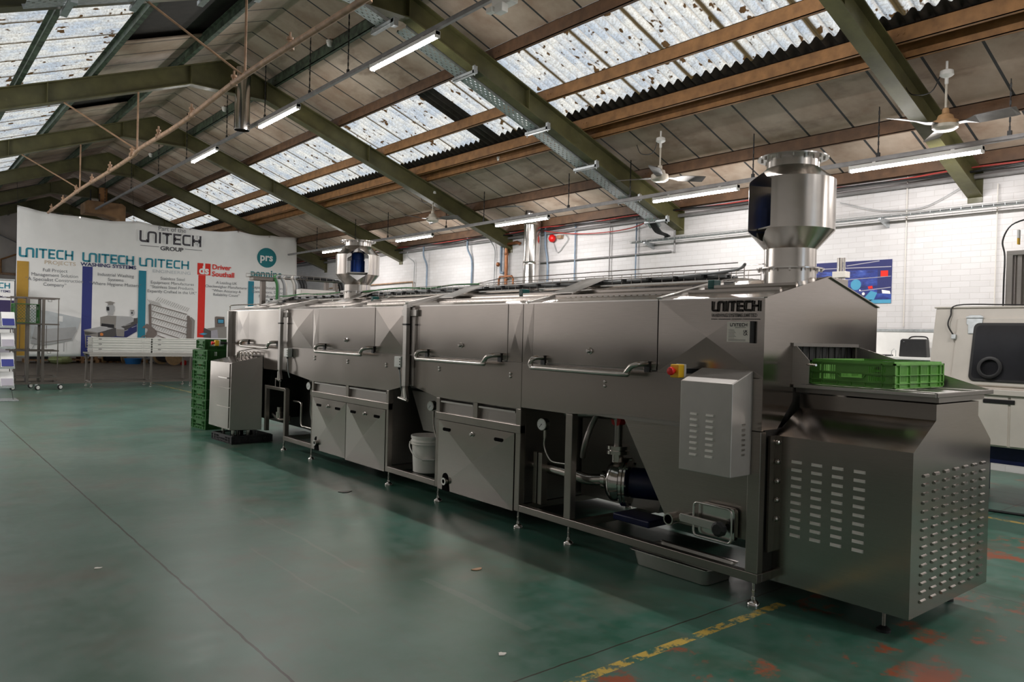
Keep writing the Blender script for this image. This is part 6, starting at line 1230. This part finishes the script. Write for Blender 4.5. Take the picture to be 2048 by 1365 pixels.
# poster
t = thing('wall_poster', 'blue photographic poster of welding sparks fixed to the brick wall', 'poster', (xw, 5.2, 2.07))
MB().box(xw-.008, xw-.001, 4.672, 5.82, 2.065, 2.66).build('sheet', 'poster', t)
PP = Plane((xw-.008, 0, 0), (0, -1, 0), (0, 0, 1))
def pp(nm, m, fn): b = MB(); fn(b); b.build(nm, m, t)
pp('print', 'ink_navy', lambda b: (rect(b, PP, -5.82, -4.672, 2.53, 2.66, .001), rect(b, PP, -4.86, -4.672, 2.20, 2.53, .001)))
pp('print', 'ink_lilac', lambda b: (stroke(b, PP, [(-5.30, 2.60), (-4.84, 2.645)], .012, .002), stroke(b, PP, [(-5.82, 2.575), (-4.68, 2.56)], .012, .002), stroke(b, PP, [(-5.4, 2.40), (-4.68, 2.43)], .008, .002), stroke(b, PP, [(-5.1, 2.24), (-4.68, 2.28)], .010, .002)))
pp('print', 'ink_sky', lambda b: (disc(b, PP, -5.16, 2.33, .075, .002, 16), poly(b, PP, [(-5.05, 2.13), (-4.95, 2.24), (-4.86, 2.21), (-4.90, 2.12), (-5.0, 2.08)], .002), rect(b, PP, -5.0, -4.672, 2.065, 2.115, .002)))
pp('print', 'ink_white', lambda b: (disc(b, PP, -5.05, 2.20, .022, .003, 10), disc(b, PP, -5.10, 2.25, .012, .003, 8), poly(b, PP, [(-4.80, 2.25), (-4.69, 2.23), (-4.68, 2.19), (-4.79, 2.20)], .003)))
pp('print', 'ink_red', lambda b: (rect(b, PP, -4.82, -4.72, 2.43, 2.51, .003), poly(b, PP, [(-4.99, 2.30), (-4.93, 2.31), (-4.92, 2.27), (-4.98, 2.265)], .003)))
# box and duct beside the poster
t = thing('steel_standpipe', 'vertical steel tube with a pale clamp block rising in front of the poster', 'pipe', (9.6, 4.96, 0))
MB().cyl((9.6, 4.96, 0), (9.6, 4.96, 2.62), .035, 16).build('tube', 'tube', t, smooth=40); MB().cyl((9.6, 4.90, 0), (9.6, 4.90, 2.62), .016, 12).build('tube', 'tube', t, smooth=40); MB().box(9.54, 9.66, 4.85, 5.03, 2.36, 2.44).build('clamp', 'plate_pale', t, .004)
MB().box(9.55, 9.65, 4.88, 5.04, 0, .02).build('base_plate', 'galv', t)
# cable tray along the wall
t = thing('wire_cable_tray', 'narrow galvanised wire cable tray running along the white brick wall', 'cable tray', (xw-.2, 5, 3.22))
mb = MB()
for x in (xw-.21, xw-.18, xw-.15):
    mb.cyl((x, -2, 3.205), (x, 9.2, 3.205), .004, 5)
for x in (xw-.22, xw-.14): mb.cyl((x, -2, 3.235), (x, 9.2, 3.235), .004, 5)
mb.build('tray_wire', 'galv', t); mb = MB(); y = -2
while y < 9.2: mb.tube([(xw-.22, y, 3.237), (xw-.22, y, 3.203), (xw-.14, y, 3.203), (xw-.14, y, 3.237)], .0025, 4); y += .12
mb.build('cross_wire', 'galv', t)
for y in (1.4, 4.72, 8.8): MB().prism([(xw-.001, y, 3.195), (xw-.27, y, 3.195), (xw-.27, y, 3.165), (xw-.001, y, 3.085)], (0, .035, 0)).build('bracket', 'galv', t, .003)
for k in range(2): MB().tube(smooth_path([(xw-.19+.03*k, -2+i*.8, 3.215+.004*math.sin(i*2+k)) for i in range(15)], 3), .005, 6).build('cable', 'cable_grey' if k else 'black', t, smooth=60)
# tall flue
t = thing('wall_flue', 'tall shiny insulated flue pipe rising beside the wall to an elbow at the eaves', 'flue', (xw-.25, 12.1, 1))
fxx = xw-.32; fy = 11.75
MB().cyl((fxx, fy, .3), (fxx, fy, 4.15), .175, 32).build('pipe', 'polished', t, smooth=40)
for z in (1.2, 2.28, 2.95, 3.75): MB().lathe([(.176, 0), (.182, .005), (.182, .03), (.178, .035), (.182, .04), (.182, .065), (.176, .07)], (fxx, fy, z), 32).build('joint_band', 'polished', t, smooth=40)
MB().tube(smooth_path([(fxx, fy, 4.12), (fxx, fy, 4.22), (fxx-.02, fy+.10, 4.32), (fxx-.05, fy+.30, 4.37), (fxx-.08, fy+.55, 4.40)]), .175, 24).build('elbow', 'steel_dark', t, smooth=50)
MB().bar((fxx-.3, fy-.1, 4.12), (fxx-.5, fy+.6, 4.15), .05, .05).build('strut', 'galv', t); MB().box(fxx-.2, fxx+.2, fy-.2, fy+.2, 0, .3).build('base_box', 'steel_fine', t)
# copper pipes, conduits
def pipes(nm, label, cat, runs, loc):
    t = thing(nm, label, cat, loc)
    for pn, m, r, pts in runs: MB().tube(pts, r, 8).build(pn, m, t, smooth=50)
    return t
pc = pipes('copper_pipework', 'bare copper pipe loop on the wall beside the flue', 'pipe', [('riser', 'copper', .038, [(xw-.06, 12.9, .8), (xw-.06, 12.9, 3.50)]), ('elbow_run', 'copper', .036, [(xw-.06, 12.9, 3.48), (xw-.06, 12.55, 3.50), (xw-.06, 12.45, 3.47)]), ('loop', 'copper', .026, [(xw-.08, 13.12, .8), (xw-.08, 13.12, 2.72), (xw-.08, 13.08, 2.78), (xw-.08, 12.68, 2.78), (xw-.08, 12.63, 2.72), (xw-.08, 12.63, .8)]), ('branch', 'copper', .032, [(xw-.10, 12.63, 2.42), (xw-.10, 11.35, 2.42), (xw-.10, 11.33, 1.0)])], (xw-.06, 12.9, .8))
for z in (3.25, 3.40): MB().lathe([(.045, 0), (.05, .02), (.045, .05)], (xw-.06, 12.9, z), 12).build('union', 'copper', pc)
t = pipes('valve_pipe', 'short blue-grey pipe with a red valve beside the copper pipe', 'pipe', [('tube', 'blue_pipe', .03, [(xw-.06, 13.08, 3.45), (xw-.06, 13.08, 2.86)]), ('tail', 'blue_pipe', .03, [(xw-.06, 13.08, 2.88), (xw-.06, 12.98, 2.86)])], (xw-.06, 13.08, 2.8)); MB().lathe([(.02, 0), (.05, .02), (.05, .06), (.02, .08)], (xw-.10, 13.08, 3.05), 10, (-1, .3, 0)).build('valve', 'copper', t)
cd = [(4.487, 1.75, 3.74, 'plate_pale', 'thin white painted conduit down the wall just beside the blue poster', .008, 0), (3.42, 1.9, 3.5, 'plate_pale', 'thin white painted conduit down the wall below the first rafter foot', .007, 0), (11.58, 1.2, 3.72, 'blue_pipe', 'blue-grey conduit down the wall just this side of the flue', .022, .03), (10.78, 1.9, 3.78, 'blue_pipe', 'blue-grey conduit down the wall under the red alarm bell', .016, .0), (16.1, 1.9, 3.70, 'blue_pipe', 'bent blue-grey conduit behind the far exhaust fan, on its wall side', .022, .05), (14.2, 1.9, 3.74, 'blue_pipe', 'bent blue-grey conduit under the fourth strip light along the wall', .022, .06), (8.33, 3.0, 3.72, 'rail_grey', 'short grey conduit beside the second rafter foot', .016, 0), (9.85, 2.0, 3.78, 'rail_grey', 'dark thin conduit down the wall behind the middle of the washer', .012, 0), (9.2, 2.0, 3.7, 'blue_pipe', 'pale blue conduit down the wall towards the second rafter', .014, 0), (13.35, 2.2, 3.9, 'cable_grey', 'dangling grey cable before the wall in line with the third rafter', .012, .08), (16.7, 2.6, 3.6, 'cable_grey', 'loose grey cable ending half way down the wall', .012, .10)]
for y, z0, z1, m, lb, r, bend in cd:
    pts = [(xw-.04, y, z0), (xw-.04, y-bend*.2, (z0+z1)/2), (xw-.04, y, z0+(z1-z0)*.72), (xw-.04-bend, y+bend*1.5, z0+(z1-z0)*.86), (xw-.04-bend, y+bend*1.5, z1)]
    tag(MB().tube(smooth_path(pts), r, 8).build('wall_conduit' if 'cable' not in lb else 'wall_cable', m, None, smooth=60), lb, 'conduit' if 'cable' not in lb else 'cable')
tag(MB().tube([(xw-.04, 21.5, 2.80), (xw-.04, 16.75, 2.82), (xw-.04, 16.72, 2.80), (xw-.04, 16.72, 2.5)], .018, 8).build('wall_conduit', 'pipe_rust', None), 'beige conduit running level along the wall behind the far exhaust fan', 'conduit')
tag(MB().tube([(xw-.04, 12.0, 1.2), (xw-.04, 12.0, 2.98), (xw-.04, 11.95, 3.02), (xw-.04, 8.4, 3.02)], .016, 8).build('wall_conduit', 'rail_grey', None), 'grey conduit running level along the wall from the flue towards the second rafter', 'conduit')
tag(MB().tube([(xw-.055, -3, 3.62), (xw-.055, 33, 3.60)], .032, 8).build('eaves_pipe', 'rail_grey', None), 'grey eaves pipe along the top of the brick wall', 'pipe')
for k, (z, m, r, lb) in enumerate(((3.73, 'cable_red', .012, 'red cable sagging along the top of the brick wall'), (3.70, 'black', .016, 'black cable sagging along the top of the brick wall'))):
    pts = [(xw-.15-.05*k, -2+i*1.14, z-.05*abs(math.sin(i*1.3+k))) for i in range(28)]
    tag(MB().tube(smooth_path(pts, 3), r, 6).build('eaves_cable', m, None, smooth=60), lb, 'cable')
tag(MB().tube(smooth_path([(xw-.12, 12.2, 3.78), (xw-.12, 11.2, 3.58), (xw-.12, 10.2, 3.48), (xw-.12, 9.2, 3.50), (xw-.12, 8.5, 3.70)]), .010, 6).build('sagging_cable', 'cable_red', None, smooth=60), 'thin red cable hanging in a long loop between flue and second rafter', 'cable')
tag(MB().tube(smooth_path([(xw-.05, 5.4, 3.50), (xw-.05, 4.9, 3.34), (xw-.05, 4.5, 3.30), (xw-.05, 4.2, 3.33), (xw-.05, 3.75, 3.55)]), .006, 6).build('sagging_cable', 'cable_grey', None, smooth=60), 'thin pale cable looping down the wall near the first rafter foot', 'cable')
t = thing('alarm_bell', 'small round red alarm bell on the brick wall near the flue', 'alarm', (xw-.05, 11.4, 3.5)); MB().lathe([(.0001, .10), (.05, .095), (.075, .07), (.08, .03), (.06, 0)], (xw-.03, 11.42, 3.49), 20, (-1, 0, 0)).build('bell', 'red', t, smooth=40); MB().tube(smooth_path([(xw-.03, 11.30, 3.50), (xw-.05, 11.10, 3.54), (xw-.03, 11.0, 3.45), (xw-.03, 11.12, 3.32), (xw-.03, 11.3, 3.2), (xw-.03, 11.42, 3.40)]), .008, 6).build('lead', 'cable_grey', t, smooth=60); MB().box(xw-.08, xw-.0, 11.16, 11.28, 3.47, 3.54).build('bracket', 'pipe_rust', t)
# floor cable
tag(MB().tube(smooth_path([(7.4, 3.6, .012), (7.72, 2.95, .012), (7.80, 2.5, .012), (7.86, 2.2, .012), (7.95, 1.8, .012), (8.0, 1.0, .012)]), .012, 8).build('floor_cable', 'black', None, smooth=60), 'black cable lying on the floor in front of the white cabinet', 'cable')
# scraps on the floor
for k, (x, y, s, m, lb) in enumerate(((2.928, 3.846, .035, 'pipe_rust', 'rust-brown scrap of paper on the open green floor'), (3.313, 6.416, .055, 'black', 'flattened dark scrap on the wet floor before the doors'), (1.02, 5.2, .02, 'plate_pale', 'tiny pale chip on the floor past the long floor joint'), (2.25, 2.75, .02, 'plate_pale', 'tiny pale chip on the floor before the yellow line'))):
    pts = [(x+s*(1+.4*math.sin(3*a+k))*math.cos(a), y+s*.7*(1+.3*math.cos(2*a+k))*math.sin(a), .001) for a in [i*.63 for i in range(10)]]
    tag(MB().prism(pts, (0, 0, .004)).build('floor_scrap', m, None), lb, 'scrap')
